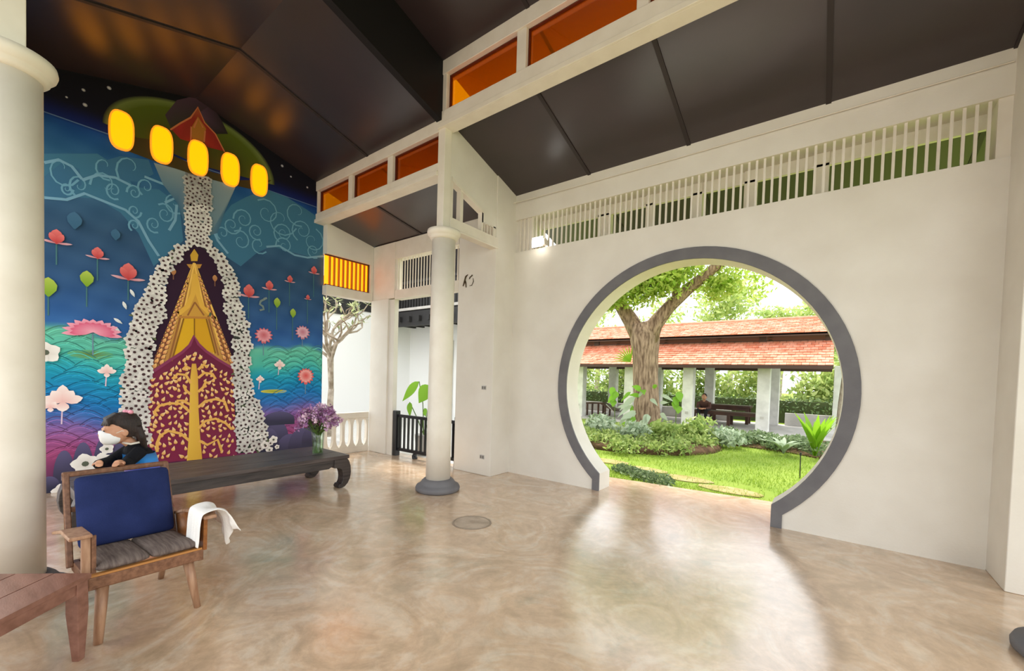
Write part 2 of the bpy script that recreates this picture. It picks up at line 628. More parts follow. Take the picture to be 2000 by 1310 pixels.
def clerestory(idx, label, y, inward, xs, zb, zs, zt, ztt, ends):
    """xs: pane intervals; zb beam bottom, zs sill, zt head, ztt top; inward = +1 if the nave lies at smaller y"""
    w = struct('window_%d' % idx, label, 'clerestory', ((ends[0] + ends[1]) / 2, y, zb))
    f, bk = y - 0.07 * inward, y + 0.09 * inward
    a, c = min(f, bk), max(f, bk)
    box(ends[0], ends[1], a, c, zb, zs).build('sill_beam', M['white_trim'], w, bevel=0.006)
    lip = (a - 0.025, a) if inward > 0 else (c, c + 0.025)
    box(ends[0], ends[1], lip[0], lip[1], zb, zb + 0.055).build('lip', M['white_trim'], w, bevel=0.004)
    box(ends[0], ends[1], a, c, zt, ztt).build('head_beam', M['white_trim'], w, bevel=0.006)
    prev = ends[0]
    for (p, q) in xs + [(ends[1], ends[1])]:
        if p - prev > 0.01:
            box(prev, p, y - 0.05, y + 0.05, zs, zt).build('mullion', M['white_trim'], w, bevel=0.004)
        prev = q
    for p, q in xs:
        pn = box(p, q, y + 0.02 * inward - 0.004, y + 0.02 * inward + 0.004, zs, zt).build('pane', M['amber'], w)
        fr = MB()
        fr.box(p, q, y - 0.008, y + 0.03, zs, zs + 0.012)
        fr.box(p, q, y - 0.008, y + 0.03, zt - 0.012, zt)
        fr.box(p, p + 0.012, y - 0.008, y + 0.03, zs, zt)
        fr.box(q - 0.012, q, y - 0.008, y + 0.03, zs, zt)
        fr.build('bead', M['amber_dark'], pn)
    return w


LOWP = [(-7.06, -6.135), (-6.025, -5.13), (-5.01, -4.075)]
HIGHP = [(-3.935, -2.85), (-2.725, -1.5), (-1.39, -0.17), (-0.06, 1.13)]
clerestory(2, 'low amber glass clerestory band beside the mural', NY1, 1, LOWP, 4.03, 4.19, 4.575, 4.73, (-7.13, -4.05))
clerestory(3, 'high amber glass clerestory band over the gate aisle', NY1, 1, HIGHP, 4.60, 4.815, 5.265, 5.44, (-4.05, 3.2))
clerestory(4, 'low amber clerestory band left of the mural, behind the column', NY0, -1, LOWP, 4.03, 4.19, 4.575, 4.73, (-7.13, -4.05))
clerestory(5, 'high amber clerestory band above the open side', NY0, -1, HIGHP, 4.60, 4.815, 5.265, 5.44, (-4.05, 3.2))

# ---- ceilings: panels with dark battens over the joints
def ceiling(label, cuts, prof, thick=0.05, batten=True):
    """cuts: X joints; prof: list of (y0,z0,y1,z1) slopes (lower surface)"""
    cl = struct('ceiling', label, 'ceiling', ((cuts[0] + cuts[-1]) / 2, prof[0][0], prof[0][1]))
    for (y0, z0, y1, z1) in prof:
        for a, b in zip(cuts[:-1], cuts[1:]):
            MB().prism([(y0, z0), (y1, z1), (y1, z1 + thick), (y0, z0 + thick)], 0, a + 0.004, b - 0.004).build('panel', M['ceil'], cl)
        if batten:
            for c in cuts[1:-1]:
                MB().prism([(y0, z0 - 0.012), (y1, z1 - 0.012), (y1, z1 + 0.004), (y0, z0 + 0.004)], 0, c - 0.022, c + 0.022).build('batten', M['batten'], cl)
    return cl


RZL, RZH = 5.205, 5.91
EAVE = 0.52   # roof overhang outside the clerestory


def ext(y0, z0, y1, z1, d):
    s = (z1 - z0) / (y1 - y0)
    return (y0 - d, z0 - s * d, y1, z1) if y1 > y0 else (y0 + d, z0 + s * d, y1, z1)


ceiling('dark low ceiling of the nave in front of the mural', [-7.16, -5.60, -4.035],
        [ext(NY1 - 0.07, 4.73, NAX, RZL, EAVE + 0.07), ext(NY0 + 0.07, 4.73, NAX, RZL, EAVE + 0.07)])
ceiling('dark high ceiling of the nave above the gate bay', [-4.03, -2.70, -1.40, -0.10, 1.20, 3.2],
        [ext(NY1 - 0.07, 5.44, NAX, RZH, EAVE + 0.07), ext(NY0 + 0.07, 5.44, NAX, RZH, EAVE + 0.07)])
ceiling('dark sloping ceiling panels over the gate aisle', [-4.0, -2.70, -1.41, -0.10, 1.118, 3.2],
        [(NY1 + 0.09, 4.70, 7.2, 4.70 - 0.30 * (7.2 - NY1 - 0.09))])
ceiling('dark sloping ceiling over the open front aisle', [-4.0, -2.70, -1.41, -0.10, 1.118, 3.2],
        [(NY0 - 0.09, 4.70, -1.6, 4.70 - 0.30 * (NY0 - 0.09 + 1.6))])
ceiling('dark low sloping ceiling beside the amber panel', [-7.25, -5.6, -4.0],
        [(NY1 + 0.09, 4.055, 5.0, 4.055 - 0.19 * (5.0 - NY1 - 0.09))])
M['soffit'] = mat('pale_soffit_board', (176, 160, 138), 0.7, 0.3)
so = struct('trim_4', 'pale soffit boards under the outer eaves of the nave roof', 'soffit', (-2, NY1 + .3, 5.2))
for a_, b_, zz in ((-4.02, 3.2, 5.44), (-7.15, -4.04, 4.73)):
    s_ = ((RZH if zz > 5 else RZL) - zz) / (NY1 - 0.07 - NAX)
    for (ya, yb) in ((NY1 + 0.095, NY1 + EAVE), (NY0 - 0.095, NY0 - EAVE)):
        da, db = (abs(ya - NAX) - (NY1 - .07 - NAX)), (abs(yb - NAX) - (NY1 - .07 - NAX))
        MB().prism([(ya, zz - s_ * da - .012), (yb, zz - s_ * db - .012), (yb, zz - s_ * db - .002), (ya, zz - s_ * da - .002)], 0, a_, b_).build('board', M['soffit'], so)
# step between the low and the high nave ceiling
sx = -4.03
mb = MB().prism([(NY0 + 0.05, 4.70), (NAX, RZL - 0.02), (NY1 - 0.05, 4.70), (NY1 - 0.05, 5.46), (NAX, RZH + 0.02), (NY0 + 0.05, 5.46)], 0, -4.09, -4.0)
tag(mb.build('wall_step', M['night']), 'black gable step between the low and high nave ceilings', 'wall', kind='structure')

# ---- white gable infill at the end of the gate aisle, with small openings
def gable_infill(label, x0, x1, solid=False):
    g = struct('wall_gable', label, 'wall', ((x0 + x1) / 2, 4.4, 3.38))
    zt = lambda y: 4.70 - 0.30 * (y - NY1 - 0.09) + 0.03
    if solid:
        MB().prism([(3.77, 3.385), (5.2, 3.385), (5.2, zt(5.2)), (3.77, zt(3.77))], 0, x0, x1).build('plate', M['white'], g)
        return g
    # upper sloping plate
    MB().prism([(3.77, 4.02), (3.83, 4.0), (4.40, 3.80), (4.40, 3.66), (4.71, 3.66), (5.2, 3.66), (5.2, zt(5.2)), (3.77, zt(3.77))], 0, x0, x1).build('plate', M['white'], g)
    box(x0 - 0.02, x1 + 0.02, 3.77, 4.75, 3.385, 3.53).build('beam', M['white_trim'], g, bevel=0.006)
    box(x0 - 0.03, x1 + 0.03, 3.77, 4.75, 3.37, 3.40).build('moulding', M['white_trim'], g, bevel=0.008)
    for a, b, h in ((3.77, 3.83, 4.02), (3.965, 4.02, 3.96), (4.395, 4.43, 3.82), (4.455, 4.47, 3.68), (4.52, 4.535, 3.68), (4.585, 4.60, 3.68), (4.65, 4.72, 3.68)):
        box(x0, x1, a, b, 3.52, h).build('mullion', M['white_trim'], g, bevel=0.003)
    MB().prism([(3.80, 4.05), (4.42, 3.83), (4.42, 3.79), (3.80, 4.0)], 0, x0 - 0.01, x1 + 0.01).build('sloping_rail', M['white_trim'], g)
    return g


gable_infill('white gable plate with small dark openings above the column', -4.03, -3.955)
gable_infill('white gable plate at the right end of the gate aisle', 1.119, 1.20, True)

# ---- low bay: outer beams, slatted vent, amber slatted panel
lb = struct('trim_3', 'white tie beams around the low bay', 'beam', (-6.9, 4.7, 2.85))
box(-6.30, -4.70, 4.705, 4.86, 2.84, 3.00).build('beam', M['white_trim'], lb, bevel=0.006)
box(-6.30, -4.70, 4.705, 4.86, 3.56, 3.87).build('beam', M['white_trim'], lb)
box(-6.955, -6.301, 4.70, 4.86, 2.862, 3.87).build('corner_block', M['white_trim'], lb)
box(-7.12, -6.96, 3.78, 4.70, 2.84, 3.0).build('beam', M['white_trim'], lb, bevel=0.006)
MB().prism([(3.78, 3.535), (4.70, 3.535), (4.70, 3.88), (3.78, 4.07)], 0, -7.12, -6.96).build('gable_plate', M['white'], lb)
box(-7.12, -6.962, 4.64, 4.70, 3.0, 3.535).build('end_post', M['white_trim'], lb)
box(-6.30, -6.25, 4.72, 4.80, 3.0, 3.56).build('end_post', M['white_trim'], lb)
v2 = struct('window_6', 'white slatted vent behind the slender column', 'vent', (-5.5, 4.75, 3.0))
sm = box(-0.009, 0.009, -0.005, 0.005, 0, 0.58).mesh('slat', M['white_trim'])
x = -6.24
while x < -4.74:
    o = bpy.data.objects.new('slat', sm)
    COL.objects.link(o)
    o.location = (x, 4.76, 2.99)
    o.parent = v2
    o.matrix_parent_inverse = Matrix.Translation(v2.location).inverted()
    x += 0.0735
am = struct('window_7', 'small glowing amber slatted panel beside the mural', 'window', (-7.05, 4.2, 3.0))
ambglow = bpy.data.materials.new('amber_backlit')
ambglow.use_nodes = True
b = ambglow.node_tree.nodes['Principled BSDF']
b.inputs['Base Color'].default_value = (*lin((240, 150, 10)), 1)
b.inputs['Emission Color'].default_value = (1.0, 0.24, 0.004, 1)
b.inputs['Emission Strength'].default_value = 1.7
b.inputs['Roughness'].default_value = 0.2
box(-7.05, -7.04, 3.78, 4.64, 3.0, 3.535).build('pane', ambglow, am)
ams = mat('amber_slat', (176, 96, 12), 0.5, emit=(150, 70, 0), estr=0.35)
for i in range(9):
    y = 3.87 + i * 0.085
    box(-7.04, -7.015, y - 0.016, y + 0.016, 3.0, 3.535).build('slat', ams, am)
fr = MB()
fr.box(-7.05, -7.0, 3.78, 4.64, 3.0, 3.018).box(-7.05, -7.0, 3.78, 4.64, 3.517, 3.535).box(-7.05, -7.0, 4.622, 4.64, 3.0, 3.535)
fr.build('frame', mat('dark_amber_frame', (66, 34, 12), 0.5), am)

# ---- mural wall core
mb = MB().prism([(-0.1, 0), (3.80, 0), (3.80, 4.02), (3.72, 4.02), (3.72, 4.70), (NAX, RZL + 0.01), (NY0, 4.73), (-0.1, 4.70)], 0, XM - 0.22, XM)
mw = mb.build('wall_left', M['night'])
tag(mw, 'tall gable wall that carries the mural', 'wall', kind='structure')

# ---- tiled roof cover above the ceilings
rf = struct('roof', 'red tiled roof cover of the hall', 'roof', (-2, 4.5, 4.5))


def roof_cover(x0, x1, y0, z0, y1, z1):
    MB().prism([(y0, z0 + 0.052), (y1, z1 + 0.052), (y1, z1 + 0.11), (y0, z0 + 0.11)], 0, x0, x1).build('tile_field', M['terracotta'], rf)


roof_cover(-4.0, 3.2, NY1 + 0.12, 4.69, 7.25, 4.69 - 0.30 * (7.25 - NY1 - 0.12))
roof_cover(-4.0, 3.2, NY0 - 0.12, 4.69, -1.65, 4.69 - 0.30 * (NY0 - 0.12 + 1.65))
roof_cover(-7.3, -4.0, NY1 + 0.12, 4.05, 5.05, 4.05 - 0.19 * (5.05 - NY1 - 0.12))
for x0_, x1_, ze, zr in ((-7.16, -4.035, 4.73, RZL), (-4.03, 3.2, 5.44, RZH)):
    for ye in (NY1 - 0.07, NY0 + 0.07):
        q_ = ext(ye, ze, NAX, zr, EAVE + 0.1)
        roof_cover(x0_, x1_, *q_)

# ---- thin cable under the ceiling edge
tag(MB().tube([(-4.3, 4.72, 3.86), (-3.94, 5.10, 4.165), (-3.0, 5.135, 4.165), (-1.4, 5.135, 4.16), (0.2, 5.135, 4.166), (1.1, 5.135, 4.17)], 0.006, 6).build('wall_cable', M['white_trim']),
    'thin white cable running along the wall under the dark ceiling', 'cable')

# ---- floor drain
dr = thing('floor_drain', 'round cement drain cover set into the floor near the column', 'drain', (-2.83, 3.12, 0))
MB().lathe([(0.20, 0.0005), (0.20, 0.005), (0.185, 0.005), (0.185, 0.0005)], -2.83, 3.12, 32, cap=False).build('rim', mat('drain_rim', (150, 134, 116), 0.6), dr)
MB().lathe([(0.185, 0.0005), (0.18, 0.004), (0.0, 0.004)], -2.83, 3.12, 32, cap=False).build('lid', mat('drain_lid', (190, 172, 152), 0.45, rgb2=(160, 142, 122), scale=9), dr)

# ---- flood lamp tucked in the vent
lamp = thing('flood_lamp', 'small bright white flood lamp at the left end of the vent', 'lamp', (-3.42, 5.1, 3.45))
MB().prism([(5.06, 3.43), (5.15, 3.43), (5.15, 3.50), (5.09, 3.53), (5.05, 3.50)], 0, -3.53, -3.33).build('housing', M['white_trim'], lamp)
lg = mat('lamp_glow', (255, 255, 255), 0.4, emit=(255, 253, 248), estr=6)
MB().prism([(5.03, 3.40), (5.04, 3.40), (5.045, 3.54), (5.035, 3.54)], 0, -3.53, -3.35).build('lens', lg, lamp)

# ================================================================== the mural (flat painting on the gable wall)
def wall_pt(u, v):
    """position on the mural wall (Y, Z) of a point measured on the photograph (2000 x 1310)"""
    d = R3 * ((u - CX) / F_PX) - U3 * ((v - CY) / F_PX) + F3
    t = (XM - EYE[0]) / d[0]
    p = EYE + d * t
    return float(p[1]), float(p[2])


VC = vcol_mat('mural_paint')
SHEEN = vcol_mat('mural_gold_paint', 0.5, 0.4)


class Paint(MB):
    def __init__(self, layer):
        super().__init__()
        self.x0 = XM + 0.002 + 0.0016 * layer
        self.k = 0

    @property
    def x(self):
        # every brush mark lies a hair above the last so that no two are coplanar
        return self.x0 + 0.00003 * (self.k % 47)

    def poly(self, pts, col, px=True):
        """pts pixel or (Y,Z) points; col one sRGB colour or one for each point"""
        self.k += 1
        k = len(self.v)
        q = [wall_pt(*p) for p in pts] if px else pts
        many = hasattr(col[0], '__len__')
        for i, (y, z) in enumerate(q):
            self.v.append((self.x, y, z))
            self.c.append(lin(col[i] if many else col))
        self.f.append(tuple(range(k, k + len(q))))

    def stroke(self, pts, w, col, px=True, taper=False):
        q = [wall_pt(*p) for p in pts] if px else pts
        n = len(q)
        self.k += 1
        k = len(self.v)
        for i, (y, z) in enumerate(q):
            a, b_ = q[max(i - 1, 0)], q[min(i + 1, n - 1)]
            d = math.hypot(b_[0] - a[0], b_[1] - a[1]) or 1
            ny, nz = -(b_[1] - a[1]) / d, (b_[0] - a[0]) / d
            ww = w / 2 * (1 - 0.75 * i / (n - 1) if taper else 1)
            self.v += [(self.x, y + ny * ww, z + nz * ww), (self.x, y - ny * ww, z - nz * ww)]
            self.c += [lin(col)] * 2
        for i in range(n - 1):
            self.f.append((k + 2 * i, k + 2 * i + 1, k + 2 * i + 3, k + 2 * i + 2))

    def disc(self, y, z, r, col, n=10, rz=None, rim=None):
        self.k += 1
        k = len(self.v)
        self.v.append((self.x, y, z))
        self.c.append(lin(col))
        for i in range(n):
            a = 2 * PI * i / n
            self.v.append((self.x, y + r * math.cos(a), z + (rz or r) * math.sin(a)))
            self.c.append(lin(rim or col))
        for i in range(n):
            self.f.append((k, k + 1 + i, k + 1 + (i + 1) % n))

    def petal(self, y, z, a, ln, w, c0, c1):
        """petal from (y,z) in direction a"""
        d = (math.cos(a), math.sin(a))
        s = (-d[1], d[0])
        pts = [(0, 0.12), (0.35, 0.9), (0.62, 1.0), (0.85, 0.6), (1.0, 0.0), (0.85, -0.6), (0.62, -1.0), (0.35, -0.9), (0, -0.12)]
        q = [(y + d[0] * ln * t + s[0] * w / 2 * k, z + d[1] * ln * t + s[1] * w / 2 * k) for t, k in pts]
        cc = []
        for t, k in pts:
            cc.append(tuple(c0[i] + (c1[i] - c0[i]) * t for i in range(3)))
        self.poly(q, cc, px=False)


mural = thing('mural', 'tall painted mural of a golden gable, bodhi tree, white flowers and lotus pond', 'mural', (XM, NAX, 0))

# background: rows and columns of painted colour
STOPS = [(0.0, (60, 44, 72)), (0.2, (112, 52, 92)), (0.40, (152, 66, 112)), (0.58, (150, 84, 140)), (0.74, (128, 100, 166)), (0.88, (60, 108, 178)), (1.05, (26, 118, 182)), (1.25, (22, 138, 184)),
         (1.42, (36, 160, 182)), (1.6, (80, 184, 166)), (1.86, (104, 190, 162)), (1.93, (52, 104, 168)), (2.15, (46, 90, 148)), (2.6, (46, 82, 124)), (3.1, (46, 78, 110)),
         (3.5, (52, 92, 126)), (3.9, (46, 96, 136)), (4.2, (24, 78, 140)), (4.30, (14, 62, 134)), (4.31, (10, 34, 100)), (4.40, (8, 20, 78)), (4.52, (10, 8, 26)), (5.3, (12, 8, 12))]


def bg_col(y, z):
    # horizon of the pond sinks a little to the right and bumps like hills
    h = 0.05 * math.sin(y * 4.1) + 0.03 * math.sin(y * 9.0 + 1) - 0.03 * max(0, y - 2)
    zz = z - h if z < 2.3 else z
    if y > 2.2:
        zz -= 0.10 * max(0, 1 - abs(zz - 0.9) / 0.8)
    for (a, ca), (b_, cb) in zip(STOPS[:-1], STOPS[1:]):
        if zz <= b_:
            t = max(0.0, (zz - a) / (b_ - a))
            c = [ca[i] + (cb[i] - ca[i]) * t for i in range(3)]
            break
    else:
        c = list(STOPS[-1][1])
    nz = 6 * math.sin(y * 13 + z * 7) * math.sin(z * 17 - y * 5)
    return tuple(min(255, max(0, v + (nz if z < 4.3 else 0))) for v in c)


bgp = Paint(0)
zs = [i * 0.045 for i in range(116)] + [4.305, 4.312]
zs = sorted(set(zs))
ys = [-0.1 + 3.9 * i / 90 for i in range(91)]


def ztop(y):
    r = 4.73 + (RZL - 4.73) * (1 - abs(y - NAX) / (NAX - NY0)) if NY0 <= y <= NY1 else 4.72
    return r - 0.005 if y < 3.72 else 4.02


for y in ys:
    zt_ = ztop(y)
    for z in zs:
        zz = min(z, zt_)
        bgp.v.append((bgp.x, y, zz))
        bgp.c.append(lin(bg_col(y, zz)))
nz_ = len(zs)
for i in range(len(ys) - 1):
    for j in range(nz_ - 1):
        a = i * nz_ + j
        if max(bgp.v[a + 1][2] - bgp.v[a][2], bgp.v[a + nz_ + 1][2] - bgp.v[a + nz_][2]) < 1e-6:
            continue
        bgp.f.append((a, a + nz_, a + nz_ + 1, a + 1))
bgp.build('painted_background', VC, mural)

# thin pale line below the night band, stars
ln_ = Paint(1)
ln_.stroke([(0.1, 4.308), (3.72, 4.308)], 0.012, (92, 120, 160), px=False)
for u, v, r in ((166, 205, .022), (213, 172, .022), (163, 176, .018), (551, 324, .022), (568, 345, .016), (600, 366, .018), (130, 190, .012), (240, 150, .012), (560, 300, .012)):
    ln_.disc(*wall_pt(u, v), r, (226, 226, 224), 8, rim=(120, 120, 140))
ln_.build('stars_and_line', VC, mural, kind='stuff')

# cloud swirls in the upper part
cl = Paint(1)
for pts in ([(86, 300), (140, 300), (190, 300), (235, 330), (262, 365), (310, 370), (350, 400), (358, 470), (335, 490), (300, 520), (270, 455), (235, 415), (190, 388), (150, 385), (86, 388)],
            [(408, 470), (420, 440), (452, 400), (480, 385), (520, 370), (560, 385), (600, 410), (632, 432), (632, 505), (600, 500), (560, 490), (530, 480), (500, 495), (470, 520), (440, 500), (418, 480)]):
    cl.poly(pts, [(60, 112, 142)] * len(pts))
for pts in ([(86, 345), (120, 318), (155, 330), (160, 360), (130, 385), (86, 386)], [(190, 318), (235, 305), (290, 312), (300, 340), (270, 355), (225, 352), (195, 340)]):
    cl.poly(pts, (56, 104, 138))
cl.build('painted_cloud', VC, mural)
sw = Paint(2)


def spiral(u, v, r, turns, a0, sgn=1, w=0.022, col=(104, 156, 182)):
    pts = []
    n = int(12 * turns) + 2
    for i in range(n):
        t = i / (n - 1)
        a = a0 + sgn * 2 * PI * turns * t
        rr = r * (1 - 0.85 * t)
        pts.append((u + rr * math.cos(a), v + rr * math.sin(a) * 1.05 + 0.2 * rr * math.cos(a)))
    sw.stroke(pts, w, col, taper=True)


for a in ((130, 368, 13, 1.6, 0), (155, 362, 22, 1.2, 2), (222, 372, 17, 1.6, 1), (205, 362, 30, .8, 3), (262, 376, 15, 1.5, 3), (262, 412, 14, 1.5, 0), (322, 418, 20, 1.5, 4), (300, 438, 16, 1.5, 1),
          (285, 365, 18, 1.2, 2), (120, 330, 36, .9, .4), (205, 325, 26, .8, 1.2), (255, 330, 32, .7, 2.4), (340, 395, 22, 1.2, 1), (262, 440, 12, 1.4, 2),
          (452, 440, 18, 1.4, 0), (475, 428, 20, 1.5, 3), (500, 452, 16, 1.6, 1), (553, 455, 20, 1.7, 2), (520, 415, 26, 1.3, 4), (548, 430, 32, 1.0, .3), (590, 450, 22, 1.5, 2), (610, 470, 24, 1.2, 5),
          (470, 470, 20, 1.3, 4), (555, 480, 17, 1.4, 3), (612, 490, 14, 1.3, 1), (435, 455, 14, 1.3, 2), (505, 478, 18, 1.1, .6), (580, 415, 26, 1.0, 1.2)):
    spiral(*a)
for pts in ([(86, 386), (130, 390), (165, 378), (200, 392), (245, 410), (270, 432), (290, 470), (310, 500)], [(160, 352), (190, 342), (225, 347), (255, 362)], [(86, 318), (115, 312), (140, 325), (160, 350)],
            [(412, 440), (425, 470), (445, 495)], [(520, 482), (545, 480), (575, 498), (600, 503), (632, 500)], [(282, 345), (320, 360), (348, 384), (322, 396)], [(345, 400), (342, 430), (330, 450)]):
    sw.stroke(pts, 0.03, (116, 162, 188))
sw.build('painted_swirls', VC, mural, kind='stuff')

# light shafts and globe
sh = Paint(3)
for pts in ([(300, 318), (363, 335), (361, 440), (345, 395), (318, 360)], [(410, 340), (462, 360), (440, 410), (425, 455), (408, 460)]):
    sh.poly(pts, [(126, 144, 152), (140, 156, 160), (70, 108, 132), (66, 106, 134), (96, 126, 142)])
sh.poly([(361, 322), (412, 335), (404, 474), (366, 470)], [(120, 124, 126), (110, 116, 120), (96, 108, 104), (96, 108, 104)])
sh.build('painted_light_shaft', VC, mural)
gl = Paint(4)
gy, gz, grx, grz = 1.99, 4.42, 0.98, 0.66
n = 40
ring = [(gy + grx * math.cos(PI * i / n), gz + grz * math.sin(PI * i / n)) for i in range(n + 1)]
k = len(gl.v)
lay = [(0.0, (74, 60, 16)), (0.55, (70, 74, 14)), (0.86, (84, 96, 20)), (0.95, (112, 124, 62)), (1.0, (40, 40, 34))]
for s, c in lay:
    for (y, z) in ring:
        gl.v.append((gl.x, gy + (y - gy) * s, min(gz + (z - gz) * s - 0.10 * (1 - s), 5.15)))
        gl.c.append(lin(c))
for a in range(len(lay) - 1):
    for i in range(n):
        p = k + a * (n + 1) + i
        gl.f.append((p, p + 1, p + n + 2, p + n + 1))
gl.poly([(214, 262), (290, 272), (340, 305), (400, 332), (470, 352), (530, 352), (500, 372), (440, 358), (380, 342), (320, 322), (240, 292)], (66, 54, 20))
gl.build('painted_globe', VC, mural)
gt = Paint(5)
gt.poly([(322, 225), (345, 196), (380, 188), (412, 205), (432, 235), (445, 262), (420, 262), (388, 222), (350, 246), (334, 252)], [(70, 50, 62), (76, 54, 68), (82, 56, 74), (66, 44, 58), (48, 36, 40), (36, 32, 26), (40, 34, 30), (86, 60, 80), (70, 54, 58), (52, 50, 32)])
gt.build('painted_purple_hill', VC, mural)
gt = Paint(6)
gt.poly([(333, 252), (352, 240), (371, 229), (386, 208), (399, 240), (420, 262), (438, 296), (405, 288), (398, 278), (374, 278), (352, 272)], [(150, 44, 34), (168, 44, 36), (150, 44, 30), (180, 90, 50), (150, 44, 30), (160, 40, 34), (140, 34, 28), (150, 38, 30), (170, 50, 30), (170, 50, 30), (150, 42, 30)])
gt.poly([(386, 228), (402, 252), (396, 278), (376, 278), (372, 252)], (176, 112, 40))
gt.build('painted_red_temple', VC, mural)
gt = Paint(7)
for pts in ([(332, 254), (352, 241), (372, 230), (386, 210), (399, 240), (420, 262), (438, 297)], [(373, 248), (372, 278)], [(400, 256), (398, 278)], [(378, 250), (386, 232), (396, 250)]):
    gt.stroke(pts, 0.018, (204, 118, 72))
gt.build('painted_temple_outline', VC, mural)

# waves on the pond
wv = Paint(1)
rg = random.Random(3)
for row in range(17):
    z = 0.42 + row * 0.088
    y = -0.1 + (row % 2) * 0.17
    while y < 3.78:
        if not (1.2 < y < 2.75):
            w = rg.uniform(0.26, 0.40)
            c0 = bg_col(y + w / 2, z)
            dk = tuple(max(0, v * 0.70) for v in c0)
            dk2 = tuple(max(0, v * 0.84) for v in c0)
            lt = tuple(min(255, v * 1.12 + 8) for v in c0)
            for kk, cc, ww in ((0.0, dk, 0.009), (0.02, lt, 0.009), (0.04, dk2, 0.004), (0.056, lt, 0.005)):
                pts = []
                for i in range(9):
                    t = i / 8
                    yy = y + kk * 1.2 + (w - 2.4 * kk) * t
                    pts.append((min(yy, 3.79), z - kk + (0.085 - kk) * math.sin(PI * t) + 0.03 * math.sin(4 * y)))
                wv.stroke(pts, ww, cc, px=False)
        y += rg.uniform(0.26, 0.36)
for (u, v, a, b_) in ((178, 692, 36, 10), (535, 764, 40, 6)):
    y, z = wall_pt(u, v)
    wv.disc(y, z, 0.20, (150, 160, 40) if u > 300 else (100, 120, 40), 18, rz=0.055 if u < 300 else 0.03, rim=(96, 176, 130) if u < 300 else (200, 196, 84))
wv.build('painted_waves', VC, mural, kind='stuff')

# rocks at the foot
for ri, (u, v, w, h) in enumerate(((125, 930, 21, 124), (162, 915, 21, 130), (201, 905, 19, 130), (240, 900, 24, 120), (95, 955, 22, 60), (270, 900, 26, 110), (540, 850, 24, 100), (565, 870, 26, 80), (590, 860, 26, 90), (610, 850, 20, 70), (525, 860, 20, 80), (545, 815, 30, 40))):
    rk = Paint(2)
    rk.k = ri * 4
    y, z = wall_pt(u, v)
    y2, _ = wall_pt(u + w, v)
    hw = (y2 - y)
    n = 12
    ht = h * 0.0055
    base = max(0.005, z - ht * 0.55)
    top = z + ht * 0.45
    vv = [(y - hw, base)] + [(y + hw * math.cos(PI - PI * i / n), base + (top - base) * (0.35 + 0.65 * math.sin(PI * i / n))) for i in range(n + 1)] + [(y + hw, base)]
    ccs = [(56, 56, 78)] + [tuple(int(c * (0.8 + 0.45 * math.sin(PI * i / n))) for c in (74, 70, 100)) for i in range(n + 1)] + [(48, 50, 66)]
    rk.poly([(min(p[0], 3.79), p[1]) for p in vv], ccs, px=False)
    rk.build('painted_rock', VC, mural)

# dark niche behind the golden gable
nb = Paint(4)
nb.poly([(378, 474), (352, 500), (328, 535), (318, 600), (316, 625), (300, 640), (292, 700), (292, 735), (460, 735), (458, 690), (455, 650), (442, 600), (440, 555), (425, 510), (402, 486)], (46, 22, 44))
nb.build('painted_dark_niche', VC, mural)
gd = Paint(5)
gold, gold_d, gold_l = (206, 152, 52), (150, 92, 34), (238, 190, 84)
gd.poly([(379, 512), (296, 722), (292, 734), (380, 700), (458, 728), (456, 712)], [(216, 160, 50), (176, 116, 60), (166, 104, 54), (214, 168, 70), (178, 118, 60), (184, 124, 60)])
gd.poly([(379, 486), (387, 498), (385, 510), (373, 510), (371, 498)], (206, 160, 40))
gd.poly([(364, 516), (394, 516), (390, 524), (370, 524)], (190, 136, 50))
gd.build('painted_golden_gable', SHEEN, mural)
gb = Paint(6)


def lerp(a, b_, t):
    return (a[0] + (b_[0] - a[0]) * t, a[1] + (b_[1] - a[1]) * t)


AP = (379, 514)
for (e, c, w) in (((296, 722), gold_l, 0.03), ((306, 716), gold_d, 0.02), ((316, 712), gold_l, 0.02), ((330, 702), gold_d, 0.02), ((340, 696), gold_l, 0.02), ((456, 712), gold_l, 0.03), ((447, 706), gold_d, 0.02),
                  ((437, 702), gold_l, 0.02), ((426, 694), gold_d, 0.02), ((417, 690), gold_l, 0.02)):
    gb.stroke([AP, lerp(AP, e, 0.5), e], w, c)
for (e1, e2) in (((306, 716), (296, 722)), ((323, 707), (308, 715)), ((447, 706), (456, 712)), ((431, 699), (444, 705))):
    e = lerp(e1, e2, 0.5)
    for i in range(3, 21):
        t = i / 21
        y, z = wall_pt(*lerp(AP, e, t))
        r = 0.017 + 0.034 * t
        gb.petal(y, z + .01, -2.0 if e[0] < 379 else -1.1, r * 2.1, r * 1.35, (112, 54, 28), (120, 60, 34))
        gb.petal(y, z, -2.0 if e[0] < 379 else -1.1, r * 1.6, r * 0.85, (248, 204, 124), (206, 124, 66))
# small porch arch
gb.poly([(380, 560), (372, 585), (350, 612), (358, 618), (400, 620), (412, 612), (390, 588)], gold)
for pts in ([(380, 535), (376, 575), (366, 598), (348, 613)], [(381, 535), (386, 575), (394, 598), (410, 613)]):
    gb.stroke(pts, 0.055, (226, 174, 60))
gb.stroke([(380, 590), (366, 616)], 0.02, gold_d)
gb.stroke([(380, 590), (398, 616)], 0.02, gold_d)
gb.build('painted_gable_ornament', SHEEN, mural, kind='stuff')
cu = Paint(7)
cu.poly([(358, 622), (379, 622), (379, 655), (366, 680), (335, 705)], (222, 172, 34))
cu.poly([(379, 622), (402, 622), (420, 690), (394, 680), (381, 655)], (214, 160, 32))
cu.build('painted_yellow_curtain', VC, mural)
cu = Paint(8)
cu.stroke([(379, 622), (379, 658)], 0.014, (140, 96, 24))
cu.stroke([(358, 622), (335, 705)], 0.018, (140, 96, 30))
cu.stroke([(402, 622), (420, 690)], 0.018, (140, 96, 30))
